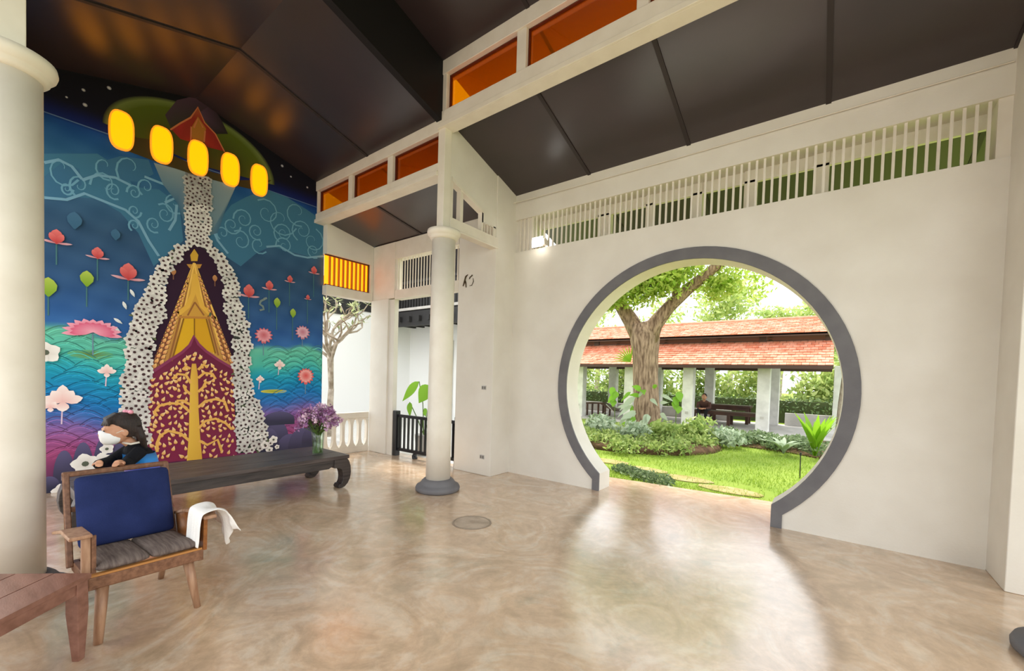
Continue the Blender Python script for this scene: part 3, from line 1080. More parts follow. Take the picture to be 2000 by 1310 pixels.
cu.stroke([(350, 619), (410, 621)], 0.03, (190, 130, 60))
for u, v in ((338, 532), (419, 545)):
    y, z = wall_pt(u, v)
    cu.petal(y, z - 0.04, PI / 2, 0.10, 0.06, (170, 112, 70), (196, 142, 92))
    cu.stroke([(u, v + 4), (u, v + 14)], 0.012, (130, 90, 70))
cu.build('painted_curtain_lines', VC, mural, kind='stuff')

# maroon door leaf with the golden bodhi tree
mp_ = Paint(8)
mp_.poly([(378, 654), (370, 672), (355, 686), (330, 702), (296, 725), (289, 745), (286, 830), (288, 906), (462, 888), (458, 800), (457, 735), (452, 716), (425, 700), (402, 684), (387, 670)],
         [(112, 34, 66)] * 5 + [(124, 40, 68), (128, 36, 62), (132, 38, 72), (134, 44, 80), (120, 38, 60), (112, 36, 60)] + [(108, 34, 62)] * 4)
mp_.build('painted_maroon_door', VC, mural)
pe = Paint(9)
pe.stroke([(296, 727), (330, 704), (355, 688), (370, 674), (378, 656), (387, 672), (402, 686), (425, 702), (452, 718)], 0.035, (138, 58, 92))
pe.build('painted_door_border', VC, mural)
tr = Paint(10)
tb_ = Paint(12)
tr.poly([(374, 710), (382, 710), (386, 735), (387, 800), (390, 850), (394, 896), (364, 899), (368, 850), (369, 800), (371, 735)], [(214, 160, 56)] * 3 + [(222, 172, 60)] * 3 + [(232, 186, 64)] * 4)
for pts in ([(372, 748), (362, 732), (346, 730), (336, 740)], [(372, 770), (362, 762), (358, 752)], [(371, 805), (352, 788), (330, 787), (310, 792), (301, 804), (306, 812)],
            [(369, 860), (352, 846), (328, 841), (312, 850), (306, 865), (306, 882)], [(386, 795), (400, 783), (420, 779), (438, 784), (443, 800)], [(387, 836), (400, 822), (420, 817), (440, 826), (452, 838)],
            [(386, 765), (396, 756), (402, 744)], [(386, 738), (398, 728), (414, 730), (420, 740)], [(371, 790), (356, 782), (346, 782), (344, 790)], [(388, 860), (404, 868), (424, 858), (432, 880)], [(371, 720), (362, 715), (356, 722)], [(386, 722), (396, 712), (404, 716)]):
    tb_.stroke(pts, 0.034, (232, 176, 84))
tr.build('painted_bodhi_trunk', SHEEN, mural)
tb_.build('painted_bodhi_branches', SHEEN, mural, kind='stuff')
lf = Paint(11)
rg = random.Random(5)
leaves = []
tries = 0
while len(leaves) < 190 and tries < 9000:
    tries += 1
    u, v = rg.uniform(292, 456), rg.uniform(690, 893)
    roof = 690 + abs(u - 379) * 0.62
    if v < roof or 365 < u < 393 and v > 706:
        continue
    if v > 842 and rg.random() < 0.75:
        continue
    if any((u - a) ** 2 + (v - b_) ** 2 < 70 for a, b_ in leaves):
        continue
    leaves.append((u, v))
leaves += [(379, 692), (369, 696), (391, 697), (359, 703), (398, 706)]
for (u, v) in leaves:
    y, z = wall_pt(u, v)
    s = rg.uniform(0.05, 0.072)
    aa = PI / 2 + rg.uniform(-0.9, 0.9)
    dd, ss = (math.cos(aa), math.sin(aa)), (-math.sin(aa), math.cos(aa))
    lf.poly([(y + dd[0] * s * p_ + ss[0] * s * q_, z + dd[1] * s * p_ + ss[1] * s * q_) for p_, q_ in ((-.45, 0), (-.3, -.3), (0, -.3), (.65, 0), (0, .3), (-.3, .3))], [(214, 130, 60), (236, 178, 96), (246, 200, 124), (252, 226, 170), (246, 206, 136), (226, 160, 84)], px=False)
lf.build('painted_bodhi_leaves', VC, mural, kind='stuff')

# garland of white flowers
def inside(p, poly):
    x, y = p
    c = False
    for (x1, y1), (x2, y2) in zip(poly, poly[1:] + poly[:1]):
        if (y1 > y) != (y2 > y) and x < (x2 - x1) * (y - y1) / (y2 - y1) + x1:
            c = not c
    return c


GL = [(378, 470), (340, 486), (318, 510), (296, 540), (284, 575), (266, 605), (252, 650), (248, 710), (240, 760), (238, 820), (262, 850), (286, 870), (286, 800), (290, 740), (292, 700), (298, 640), (318, 622), (318, 570), (326, 536), (350, 503)]
GR = [(378, 470), (420, 486), (446, 520), (462, 560), (468, 600), (482, 630), (488, 680), (484, 730), (492, 768), (506, 795), (518, 835), (528, 868), (500, 880), (470, 885), (462, 868), (459, 800), (457, 720), (455, 655), (440, 600), (440, 555), (424, 512), (400, 488)]
GC = [(363, 345), (410, 350), (406, 475), (366, 475)]
ga = Paint(5)
for g in (GL, GR):
    ga.poly(g, (58, 60, 54))
ga.build('painted_garland_shade', VC, mural)
fl = Paint(12)
fc = Paint(13)
rg = random.Random(9)
spots = []


def fill(poly, dist, num, shrink=1.0):
    us = [p[0] for p in poly]
    vs_ = [p[1] for p in poly]
    t = 0
    got = 0
    while t < num * 60 and got < num:
        t += 1
        p = (rg.uniform(min(us), max(us)), rg.uniform(min(vs_), max(vs_)))
        if not inside(p, poly):
            continue
        if any((p[0] - a) ** 2 + (p[1] - b_) ** 2 < dist * dist for a, b_ in spots):
            continue
        spots.append(p)
        got += 1


fill(GL, 8.8, 420)
fill(GR, 8.8, 420)
fill(GC, 6.6, 160)
for (u, v) in spots:
    y, z = wall_pt(u, v)
    r = rg.uniform(0.048, 0.066) * (0.8 if v < 470 else 1)
    a0 = rg.uniform(0, 6.28)
    sh_ = rg.uniform(0.86, 1.0) * (0.80 if v < 400 else 1)
    for i in range(5):
        a = a0 + i * 2 * PI / 5
        fl.petal(y, z, a, r, r * 0.80, tuple(v_ * sh_ for v_ in (206, 202, 196)), tuple(v_ * sh_ for v_ in (240, 237, 230)))
    fc.disc(y, z, r * 0.30, (74, 50, 52), 6)
for (u, v, r) in ((166, 905, .13), (200, 900, .11), (192, 920, .11), (216, 914, .10), (533, 858, .07), (516, 868, .065), (502, 850, .07), (120, 958, .09), (208, 876, .07), (218, 855, .06), (88, 688, .13), (540, 872, .04), (525, 878, .06)):
    y, z = wall_pt(u, v)
    for i in range(5):
        fl.petal(y, z, 0.5 + i * 2 * PI / 5, r, r * 0.9, (220, 214, 206), (246, 244, 238))
    fc.disc(y, z, r * 0.25, (90, 96, 80), 8)
for (u, v, a) in ((262, 580, 2.0), (246, 604, 1.9), (238, 632, 2.5), (234, 648, 2.4)):
    y, z = wall_pt(u, v)
    fl.petal(y, z, a, 0.10, 0.035, (210, 216, 214), (236, 238, 236))
fl.build('painted_white_flowers', VC, mural, kind='stuff')
fc.build('painted_flower_centres', VC, mural, kind='stuff')
gs = Paint(11)
for i in range(160):
    g = GL if i % 2 else GR
    for _ in range(40):
        p = (rg.uniform(236, 530), rg.uniform(470, 885))
        if inside(p, g):
            break
    y, z = wall_pt(*p)
    gs.petal(y, z, rg.uniform(0, 6.3), 0.07, 0.03, (70, 80, 60), (110, 122, 84))
gs.build('painted_garland_leaves', VC, mural, kind='stuff')

# lotus flowers and buds
lo = None
ls = Paint(3)


def flower_start():
    global lo
    lo = Paint(14)


def flower_end(name='painted_lotus'):
    lo.build(name, VC, mural)


def lotus(u, v, r, c0, c1, n=9, span=PI, tilt=0.0, flat=0.75, stem=60):
    flower_start()
    y, z = wall_pt(u, v)
    for layer in range(2):
        for i in range(n):
            t = i / (n - 1)
            a = PI / 2 + (t - 0.5) * span
            ln_ = r * (1.0 - 0.25 * layer) * (0.8 + 0.2 * abs(2 * t - 1))
            k = len(lo.v)
            lo.petal(0, 0, a, ln_, r * 0.34, c0 if layer == 0 else c1, c1 if layer == 0 else c0)
            for j in range(k, len(lo.v)):
                p = lo.v[j]
                lo.v[j] = (p[0], y + p[1], z + p[2] * flat)
    flower_end()
    if stem:
        ls.stroke([(u, v), (u, v + stem)], 0.012, (110, 140, 160))


def bud(u, v, r, col, col2, stem=50, leaf=False):
    flower_start()
    y, z = wall_pt(u, v)
    lo.petal(y, z - r * 0.7, PI / 2, r * 2.0, r * 1.25, col, col2)
    if not leaf:
        for a in (PI - 0.15, 0.15):
            lo.petal(y, z - r * 0.6, a, r * 1.5, r * 0.3, (196, 120, 130), (216, 176, 186))
        for a in (PI / 2 + .45, PI / 2 - .45):
            lo.petal(y, z - r * 0.6, a, r * 1.45, r * 0.7, col, col2)
    flower_end('painted_lotus_bud')
    if stem:
        ls.stroke([(u, v), (u, v + stem)], 0.012, (70, 116, 120))


red, pink = (186, 60, 62), (226, 120, 116)
for (u, v, r) in ((110, 467, .10), (190, 498, .085), (250, 536, .13), (485, 572, .12), (525, 560, .09), (565, 547, .07), (612, 530, .08), (600, 582, .05)):
    bud(u, v, r * 0.85, red, pink)
for (u, v, r) in ((94, 566, .11), (169, 549, .095), (540, 594, .08), (571, 614, .075)):
    bud(u, v, r, (120, 160, 40), (176, 196, 84), leaf=True)
for (u, v, r) in ((145, 436, .10), (225, 462, .07)):
    bud(u, v, r, (54, 96, 126), (66, 106, 138), stem=0, leaf=True)
lotus(181, 648, .27, (216, 92, 126), (240, 170, 188), 11, 3.6, flat=.7, stem=45)
lotus(514, 654, .15, (232, 170, 180), (206, 100, 110), 13, 6.0, flat=.95, stem=40)
lotus(590, 648, .14, (226, 190, 204), (196, 120, 136), 13, 6.0, flat=.95, stem=30)
lotus(596, 733, .16, (238, 186, 180), (222, 84, 84), 15, 6.1, flat=1.0, stem=36)
for (u, v, r, s) in ((122, 778, .17, 50), (208, 724, .09, 30), (545, 712, .09, 20), (507, 740, .065, 20), (98, 792, .08, 0)):
    flower_start()
    y, z = wall_pt(u, v)
    for a, k in ((PI / 2, 1.15), (PI - .25, 1.0), (.25, 1.0), (-PI / 2, .7), (PI / 2 + .6, .9), (PI / 2 - .6, .9)):
        lo.petal(y, z - r * .2, a, r * k, r * .62, (236, 190, 184), (250, 238, 232))
    flower_end()
    if s:
        ls.stroke([(u, v), (u - 2, v + s)], 0.012, (220, 196, 214))
flower_start()
lo.stroke([(516, 584), (508, 588), (506, 594), (512, 598), (514, 604), (506, 606)], 0.03, (116, 134, 132))
lo.stroke([(514, 584), (520, 582)], 0.03, (126, 140, 136))
flower_end('painted_curl_mark')
ls.build('painted_stems', VC, mural, kind='stuff')

# ---- oval backlit windows in the mural
yg = bpy.data.materials.new('yellow_backlit_glass')
yg.use_nodes = True
b = yg.node_tree.nodes['Principled BSDF']
b.inputs['Base Color'].default_value = (*lin((130, 70, 0)), 1)
b.inputs['Emission Color'].default_value = (1.0, 0.31, 0.0, 1)
b.inputs['Emission Strength'].default_value = 1.35
b.inputs['Roughness'].default_value = 0.25
yrim = mat('yellow_rim', (246, 176, 40), 0.35, emit=(255, 150, 30), estr=0.45)


def oval(ry, rz, n=28, e=2.9):
    return [(ry * math.copysign(abs(math.cos(2 * PI * i / n)) ** (2 / e), math.cos(2 * PI * i / n)), rz * math.copysign(abs(math.sin(2 * PI * i / n)) ** (2 / e), math.sin(2 * PI * i / n))) for i in range(n)]


for i, (yc, lab) in enumerate(zip((1.178, 1.567, 1.962, 2.352, 2.740), ('leftmost', 'second from the left', 'middle one', 'second from the right', 'rightmost'))):
    w = thing('oval_window', 'glowing yellow rounded window in the mural, %s of five' % lab, 'window', (XM, yc, 4.40), group='oval windows of the mural')
    A = oval(0.118, 0.236)
    B = oval(0.103, 0.221)
    n = len(A)
    x0, x1_, x2 = XM + 0.002, XM + 0.045, XM + 0.027
    mb = MB()
    vs = [(x0, yc + p[0], 4.40 + p[1]) for p in A] + [(x1_, yc + p[0], 4.40 + p[1]) for p in A] + [(x1_, yc + p[0], 4.40 + p[1]) for p in B] + [(x2 - .002, yc + p[0], 4.40 + p[1]) for p in B]
    fs = []
    for j in range(n):
        j2 = (j + 1) % n
        for a in range(3):
            fs.append((a * n + j, a * n + j2, (a + 1) * n + j2, (a + 1) * n + j))
    mb.add(vs, fs)
    mb.build('rim', yrim, w)
    MB().prism([(yc + p[0], 4.40 + p[1]) for p in B], 0, x2 - 0.004, x2).build('pane', yg, w)

# ================================================================== furniture
# ---- long low opium bench
be = thing('long_bench', 'long dark wooden low bench with curled legs in front of the mural', 'bench', (-5.38, 1.8, 0))
bx0, bx1, by0, by1 = -5.83, -4.93, 0.55, 3.03
for i in range(3):
    a = bx0 + (bx1 - bx0) * i / 3
    c = bx0 + (bx1 - bx0) * (i + 1) / 3
    box(a + 0.002, c - 0.002, by0, by1, 0.375, 0.42).build('plank', mat('bench_top_wood', (92, 82, 78), 0.45, 0.4, rgb2=(64, 55, 52), scale=2.5, stretch=(14, 1, 14), bump=0.1, bscale=14), be, bevel=0.004)
for x0, x1_ in ((bx1 - 0.075, bx1 - 0.03), (bx0 + 0.03, bx0 + 0.075)):
    MB().prism([(by0 + 0.05, 0.375), (by1 - 0.05, 0.375), (by1 - 0.20, 0.30), (by1 - 0.26, 0.265), (by0 + 0.26, 0.265), (by0 + 0.20, 0.30)][::-1], 0, x0, x1_).build('apron', M['darkwood'], be, bevel=0.006)
for y0, y1_ in ((by0 + 0.03, by0 + 0.075), (by1 - 0.075, by1 - 0.03)):
    box(bx0 + 0.08, bx1 - 0.08, y0, y1_, 0.265, 0.375).build('apron', M['darkwood'], be, bevel=0.006)
LEG = [(-0.20, 0.375), (-0.02, 0.375), (0.005, 0.335), (0.025, 0.27), (0.032, 0.19), (0.02, 0.11), (-0.012, 0.05), (-0.055, 0.01), (-0.10, 0.0), (-0.135, 0.0), (-0.145, 0.03), (-0.125, 0.055), (-0.10, 0.06),
       (-0.085, 0.09), (-0.08, 0.14), (-0.085, 0.19), (-0.10, 0.235), (-0.14, 0.262), (-0.20, 0.268)]
for ye, s in ((by1, 1), (by0, -1)):
    for x0 in (bx1 - 0.135, bx0 + 0.005):
        pts = [(ye + s * p, q) for p, q in LEG]
        MB().prism(pts if s > 0 else pts[::-1], 0, x0, x0 + 0.13).build('leg', M['darkwood'], be, bevel=0.008)

# ---- lounge chair
ch = thing('lounge_chair', 'worn teak lounge chair with blue back cushion and grey seat cushion', 'chair', (-3.4, 0.64, 0))
TL, TK = M['teak_light'], M['teak']
MB().tube([(-3.085, 0.873, 0.0), (-3.10, 0.85, 0.16), (-3.115, 0.828, 0.31)], [0.017, 0.024, 0.029], 12).build('leg', TL, ch, smooth=True)
MB().tube([(-3.062, 0.424, 0.0), (-3.08, 0.436, 0.16), (-3.10, 0.446, 0.31)], [0.020, 0.025, 0.029], 12).build('leg', TL, ch, smooth=True)
for y in (0.44, 0.83):
    MB().tube([(-3.70, y, 0.0), (-3.64, y, 0.15), (-3.58, y, 0.29)], [0.017, 0.023, 0.027], 12).build('leg', TL, ch, smooth=True)
MB().bar((-3.075, 0.385, 0.335), (-3.075, 0.895, 0.335), 0.034, 0.065).build('front_rail', TK, ch, bevel=0.006)
MB().bar((-3.075, 0.392, 0.374), (-3.075, 0.888, 0.374), 0.03, 0.012).build('rail_edge', mat('honey_wood_edge', (176, 120, 62), 0.4), ch)
for y in (0.40, 0.88):
    MB().bar((-3.06, y, 0.33), (-3.63, y, 0.27), 0.03, 0.06).build('side_rail', TK, ch, bevel=0.005)
MB().bar((-3.62, 0.39, 0.27), (-3.62, 0.89, 0.27), 0.03, 0.06).build('back_rail', TK, ch, bevel=0.005)
MB().bar((-3.33, 0.44, 0.225), (-3.33, 0.86, 0.225), 0.03, 0.05).build('stretcher', TL, ch, bevel=0.005)
# seat cushion: two corduroy halves with soft top
def cushion(name, corner, ux, uy, uz, nx, ny, mtl, parent, puff, seed, rib=0.0):
    """soft box spanned by ux,uy (vectors), thickness uz"""
    rg = random.Random(seed)
    c, ux, uy, uz = Vector(corner), Vector(ux), Vector(uy), Vector(uz)
    un = uz.normalized()
    vs, fs = [], []
    for side in (1, 0):
        for i in range(nx + 1):
            for j in range(ny + 1):
                s, t = i / nx, j / ny
                e = min(1.0, 9 * min(s, 1 - s)) ** 0.5 * min(1.0, 9 * min(t, 1 - t)) ** 0.5
                base = c + ux * s + uy * t
                h = 0.5 + (0.5 if side else -0.5) * (0.45 + 0.55 * e)
                w = puff * (rg.random() - 0.5) * e + (rib * math.sin(s * 60) * e if side else 0)
                vs.append(base + uz * h + un * (w if side else 0))
    q = (nx + 1) * (ny + 1)
    idx = lambda k, i, j: k * q + i * (ny + 1) + j
    for i in range(nx):
        for j in range(ny):
            fs.append((idx(0, i, j), idx(0, i + 1, j), idx(0, i + 1, j + 1), idx(0, i, j + 1)))
            fs.append((idx(1, i, j), idx(1, i, j + 1), idx(1, i + 1, j + 1), idx(1, i + 1, j)))
    for i in range(nx):
        fs.append((idx(0, i, 0), idx(1, i, 0), idx(1, i + 1, 0), idx(0, i + 1, 0)))
        fs.append((idx(0, i, ny), idx(0, i + 1, ny), idx(1, i + 1, ny), idx(1, i, ny)))
    for j in range(ny):
        fs.append((idx(0, 0, j), idx(0, 0, j + 1), idx(1, 0, j + 1), idx(1, 0, j)))
        fs.append((idx(0, nx, j), idx(1, nx, j), idx(1, nx, j + 1), idx(0, nx, j + 1)))
    m = MB()
    m.add(vs, fs)
    o = m.build(name, mtl, parent, smooth=True)
    sb = o.modifiers.new('sub', 'SUBSURF')
    sb.levels = 1
    sb.render_levels = 1
    return o


M['corduroy'] = mat('grey_brown_corduroy', (130, 116, 108), 0.95, 0.1, rgb2=(100, 87, 81), scale=6, stretch=(1, 14, 4), bump=0.5, bscale=60)
M['navy'] = mat('navy_canvas', (40, 50, 92), 0.92, 0.1, rgb2=(32, 41, 78), scale=5, bump=0.25, bscale=180)
for y0, y1_ in ((0.412, 0.645), (0.645, 0.872)):
    cushion('seat_cushion', (-3.60, y0, 0.325), (0.545, 0, 0.05), (0, y1_ - y0, 0), (-0.004, 0, 0.062), 9, 6, M['corduroy'], ch, 0.008, 4)
# back frame
def backpt(t, y):
    return (-3.56 - 0.20 * t, y, 0.28 + 0.535 * t)


for y in (0.372, 0.872):
    MB().bar(backpt(0, y), backpt(1, y - (0.01 if y > 0.5 else -0.002)), 0.03, 0.045, up=(1, 0, 0)).build('back_post', TK, ch, bevel=0.006)
MB().bar(backpt(0.985, 0.357), backpt(0.985, 0.876), 0.045, 0.03).build('top_rail', TK, ch, bevel=0.008)
for t in (0.3, 0.6):
    MB().bar(backpt(t, 0.38), backpt(t, 0.865), 0.02, 0.03).build('back_slat', TK, ch)
cushion('back_cushion', (-3.515, 0.395, 0.385), (0, 0.462, 0), (-0.175, 0, 0.405), (0.062, 0, 0.026), 8, 9, M['navy'], ch, 0.006, 8)
# arms
MB().prism([(-3.03, 0.592), (-3.03, 0.612), (-3.35, 0.575), (-3.72, 0.475), (-3.72, 0.455), (-3.35, 0.553)], 1, 0.312, 0.40).build('armrest', M['teak_light'], ch, bevel=0.006)
box(-3.13, -3.09, 0.365, 0.402, 0.33, 0.60).build('arm_post', TL, ch, bevel=0.006)
box(-3.10, -3.085, 0.402, 0.42, 0.33, 0.585).build('arm_post_inner', TK, ch)
MB().prism([(-3.02, 0.560), (-3.03, 0.580), (-3.25, 0.575), (-3.45, 0.537), (-3.74, 0.450), (-3.74, 0.430), (-3.45, 0.515), (-3.25, 0.555)], 1, 0.885, 0.955).build('armrest', TL, ch, bevel=0.006)
MB().prism([(-3.06, 0.36), (-3.05, 0.568), (-3.25, 0.562), (-3.45, 0.524), (-3.72, 0.440), (-3.64, 0.28)], 1, 0.892, 0.912).build('arm_panel', mat('honey_panel', (150, 92, 38), 0.45, rgb2=(126, 72, 26), scale=4, stretch=(3, 12, 12)), ch)

# ---- white cloth draped over the arm
NU, NV = 22, 26
vs, fs = [], []
prof = [(0.862, 0.392), (0.866, 0.45), (0.868, 0.52), (0.876, 0.590), (0.915, 0.604), (0.958, 0.598), (0.990, 0.572), (1.008, 0.530), (1.015, 0.48), (1.02, 0.43), (1.03, 0.39)]
rgc = random.Random(2)
ph = [rgc.uniform(0, 6) for _ in range(4)]
for i in range(NU + 1):
    s = i / NU
    for j in range(NV + 1):
        t = j / NV * (len(prof) - 1)
        k = min(int(t), len(prof) - 2)
        f = t - k
        y = prof[k][0] * (1 - f) + prof[k + 1][0] * f
        z = prof[k][1] * (1 - f) + prof[k + 1][1] * f
        d = abs(j / NV - 0.38) / 0.62
        x = -3.26 + 0.235 * s + ((0.05 - 0.16 * (1 - s)) * d * d if j / NV > 0.4 else 0.03 * d) + 0.02 * math.sin(6 * s + ph[1]) * d
        wob = 0.034 * d * math.sin(13 * s + ph[0] + 2.0 * d) + 0.016 * d * math.sin(24 * s + ph[2] + 3 * d)
        out = max(0, j / NV - 0.4)
        vs.append((x, y + abs(wob) * (1 if j / NV > 0.38 else -0.3), z + (0.11 * out * math.sin(8 * s + ph[3]) if out else 0) - (0.07 * (1 - s) * max(0, 0.3 - j / NV))))
for i in range(NU):
    for j in range(NV):
        a = i * (NV + 1) + j
        fs.append((a, a + 1, a + NV + 2, a + NV + 1))
m = MB()
m.add(vs, fs)
cl_o = m.build('draped_cloth', mat('white_cotton', (236, 232, 226), 0.9, 0.1, bump=0.15, bscale=120), None, smooth=True)
sd = cl_o.modifiers.new('solid', 'SOLIDIFY')
sd.thickness = 0.006
sb = cl_o.modifiers.new('sub', 'SUBSURF')
sb.levels = sb.render_levels = 1
tag(cl_o, 'crumpled white cloth draped over the arm of the lounge chair', 'cloth')

# ---- table corner at the left
tb = thing('coffee_table', 'reddish wooden table whose corner enters at the lower left', 'table', (-2.97, 0.38, 0))
K = Vector((-2.965, 0.392, 0))
D1 = Vector((-0.746, -0.666, 0))
D2 = Vector((0.760, -0.650, 0))
D2 = (D2 - D1 * D2.dot(D1) / D1.dot(D1)).normalized()
D1.normalize()
LA, LB = 0.72, 1.15


def tp(a, b_, z):
    p = K + D1 * a + D2 * b_
    return (p.x, p.y, z)


def tbox(a0, a1, b0, b1, z0, z1):
    m = MB()
    m.add([tp(a0, b0, z0), tp(a1, b0, z0), tp(a1, b1, z0), tp(a0, b1, z0), tp(a0, b0, z1), tp(a1, b0, z1), tp(a1, b1, z1), tp(a0, b1, z1)],
          [(0, 1, 2, 3), (7, 6, 5, 4), (4, 5, 1, 0), (5, 6, 2, 1), (6, 7, 3, 2), (7, 4, 0, 3)])
    return m


for i in range(4):
    tbox(0.003 + (LA - 0.006) * i / 4 + 0.001, (LA - 0.006) * (i + 1) / 4, 0.003, LB, 0.405, 0.43).build('top_board', M['table'], tb, bevel=0.002)
for (a0, a1, b0, b1) in ((0.02, 0.045, 0.05, LB - 0.05), (LA - 0.045, LA - 0.02, 0.05, LB - 0.05), (0.05, LA - 0.05, 0.02, 0.045), (0.05, LA - 0.05, LB - 0.045, LB - 0.02)):
    tbox(a0, a1, b0, b1, 0.345, 0.405).build('apron', M['table'], tb, bevel=0.004)
for a in (0.012, LA - 0.072):
    for b_ in (0.012, LB - 0.072):
        m = MB()
        w0, w1 = 0.058, 0.034
        o = 0.008
        m.add([tp(a + o, b_ + o, 0), tp(a + o + w1, b_ + o, 0), tp(a + o + w1, b_ + o + w1, 0), tp(a + o, b_ + o + w1, 0),
               tp(a - .002, b_ - .002, 0.25), tp(a + w0, b_ - .002, 0.25), tp(a + w0, b_ + w0, 0.25), tp(a - .002, b_ + w0, 0.25),
               tp(a, b_, 0.404), tp(a + w0, b_, 0.404), tp(a + w0, b_ + w0, 0.404), tp(a, b_ + w0, 0.404)],
              [(0, 1, 2, 3), (11, 10, 9, 8)] + [(q + 4, q + 5 if q < 3 else 4, q + 1 if q < 3 else 0, q) for q in range(4)] + [(q + 8, q + 9 if q < 3 else 8, q + 5 if q < 3 else 4, q + 4) for q in range(4)])
        m.build('leg', M['table'], tb, bevel=0.004)

# ================================================================== vase with flowers
def clear_glass(name, tint):
    m = bpy.data.materials.new(name)
    m.use_nodes = True
    nt = m.node_tree
    n = nt.nodes
    for x in list(n):
        n.remove(x)
    out = n.new('ShaderNodeOutputMaterial')
    t = n.new('ShaderNodeBsdfTransparent')
    t.inputs[0].default_value = (*tint, 1)
    g = n.new('ShaderNodeBsdfGlossy')
    g.inputs['Roughness'].default_value = 0.03
    mx = n.new('ShaderNodeMixShader')
    mx.inputs[0].default_value = 0.07
    nt.links.new(t.outputs[0], mx.inputs[1])
    nt.links.new(g.outputs[0], mx.inputs[2])
    nt.links.new(mx.outputs[0], out.inputs[0])
    return m


VX, VY, VZ = -5.20, 2.745, 0.42
va = thing('glass_vase', 'clear glass vase of green stems on the long bench', 'vase', (VX, VY, VZ))
MB().lathe([(0.0, VZ + 0.001), (0.066, VZ + 0.001), (0.068, VZ + 0.02), (0.066, VZ + 0.12), (0.072, VZ + 0.22), (0.082, VZ + 0.305), (0.078, VZ + 0.305), (0.068, VZ + 0.22), (0.062, VZ + 0.12), (0.063, VZ + 0.02), (0.0, VZ + 0.014)], VX, VY, 28, cap=False).build('body', clear_glass('clear_glass', (0.90, 0.95, 0.90)), va, smooth=True)
MB().lathe([(0.0, VZ + 0.016), (0.060, VZ + 0.02), (0.060, VZ + 0.12), (0.064, VZ + 0.19), (0.0, VZ + 0.19)], VX, VY, 24, cap=False).build('water', clear_glass('water', (0.86, 0.92, 0.80)), va, smooth=True)
bq = thing('bouquet', 'bunch of mauve pink blossoms standing in the glass vase', 'flowers', (VX, VY, VZ + 0.02))
rgb_ = random.Random(12)
st = MB()
tips = []
for i in range(58):
    a = rgb_.uniform(0, 2 * PI)
    sp = math.sqrt(rgb_.random())
    zz = VZ + 0.37 + 0.25 * (1 - sp * sp * 0.65) + rgb_.uniform(-0.07, 0.05)
    tip = (VX + 0.235 * sp * math.cos(a), VY + 0.26 * sp * math.sin(a), zz)
    a2 = a + rgb_.uniform(2.6, 3.7)
    b0 = (VX + 0.045 * math.cos(a2), VY + 0.045 * math.sin(a2), VZ + 0.03)
    nk = (VX + 0.05 * sp * math.cos(a), VY + 0.05 * sp * math.sin(a), VZ + 0.29)
    st.tube([b0, nk, lerp3 if False else tuple((nk[q] + tip[q]) / 2 for q in range(3)), tip], [0.004, 0.004, 0.003, 0.002], 5)
    tips.append(tip)
st.build('stems', M['stem'], bq, kind='stuff')
mauve = [mat('mauve_petal_%d' % i, c, 0.7, 0.2) for i, c in enumerate(((176, 130, 176), (206, 166, 200), (134, 84, 124), (222, 190, 206)))]


def blossom_mesh(mt, seed):
    rg = random.Random(seed)
    m = MB()
    for j in range(9):
        c = Vector((rg.gauss(0, 0.018), rg.gauss(0, 0.018), rg.gauss(0, 0.022)))
        nrm = Vector((rg.gauss(0, 1), rg.gauss(0, 1), rg.gauss(0.6, 1))).normalized()
        s = nrm.orthogonal().normalized()
        t = nrm.cross(s)
        pts = [c - nrm * 0.006]
        for q in range(10):
            r = 0.021 if q % 2 == 0 else 0.010
            a = 2 * PI * q / 10
            pts.append(c + s * math.cos(a) * r + t * math.sin(a) * r + nrm * (0.004 if q % 2 == 0 else 0))
        m.add(pts, [(0, 1 + q, 1 + (q + 1) % 10) for q in range(10)])
    return m.mesh('blossom', mt)


bms = [blossom_mesh(mauve[i % 4], i) for i in range(8)]
for i, t in enumerate(tips * 2):
    o = bpy.data.objects.new('blossom', bms[i % 8])
    COL.objects.link(o)
    j = (rgb_.uniform(-.03, .03), rgb_.uniform(-.03, .03), rgb_.uniform(-.07, .0)) if i >= len(tips) else (0, 0, 0)
    o.location = tuple(t[q] + j[q] for q in range(3))
    o.rotation_euler = (rgb_.uniform(0, 6), rgb_.uniform(0, 6), rgb_.uniform(0, 6))
    o.parent = bq
    o.matrix_parent_inverse = Matrix.Translation(bq.location).inverted()
fo = MB()
for i in range(260):
    a = rgb_.uniform(0, 2 * PI)
    sp = math.sqrt(rgb_.random()) * 0.8
    p = Vector((VX + 0.20 * sp * math.cos(a), VY + 0.21 * sp * math.sin(a), VZ + 0.30 + 0.2 * rgb_.random()))
    d = Vector((math.cos(a), math.sin(a), rgb_.uniform(-.2, 1))).normalized()
    s = d.cross(Vector((0, 0, 1))).normalized()
    fo.add([p, p + d * .025 + s * .008, p + d * .06, p + d * .025 - s * .008], [(0, 1, 2, 3)])
fo.build('foliage', leaf_mat('bouquet_leaf', (58, 44, 52), (70, 84, 50), 0.2), bq, kind='stuff')

# ================================================================== the girl behind the chair
def loft(m, rings, n=18):
    """rings: (x,y,z,rx,ry[,tilt]) horizontal ellipses joined bottom to top, capped"""
    k = len(m.v)
    for rg_ in rings:
        x, y, z, rx, ry = rg_[:5]
        tl = rg_[5] if len(rg_) > 5 else 0
        for i in range(n):
            a = 2 * PI * i / n
            m.v.append((x + rx * math.cos(a), y + ry * math.sin(a), z + tl * math.sin(a)))
    for j in range(len(rings) - 1):
        for i in range(n):
            i2 = (i + 1) % n
            m.f.append((k + j * n + i, k + j * n + i2, k + (j + 1) * n + i2, k + (j + 1) * n + i))
    m.f.append(tuple(k + i for i in range(n - 1, -1, -1)))
    m.f.append(tuple(k + (len(rings) - 1) * n + i for i in range(n)))
    return m


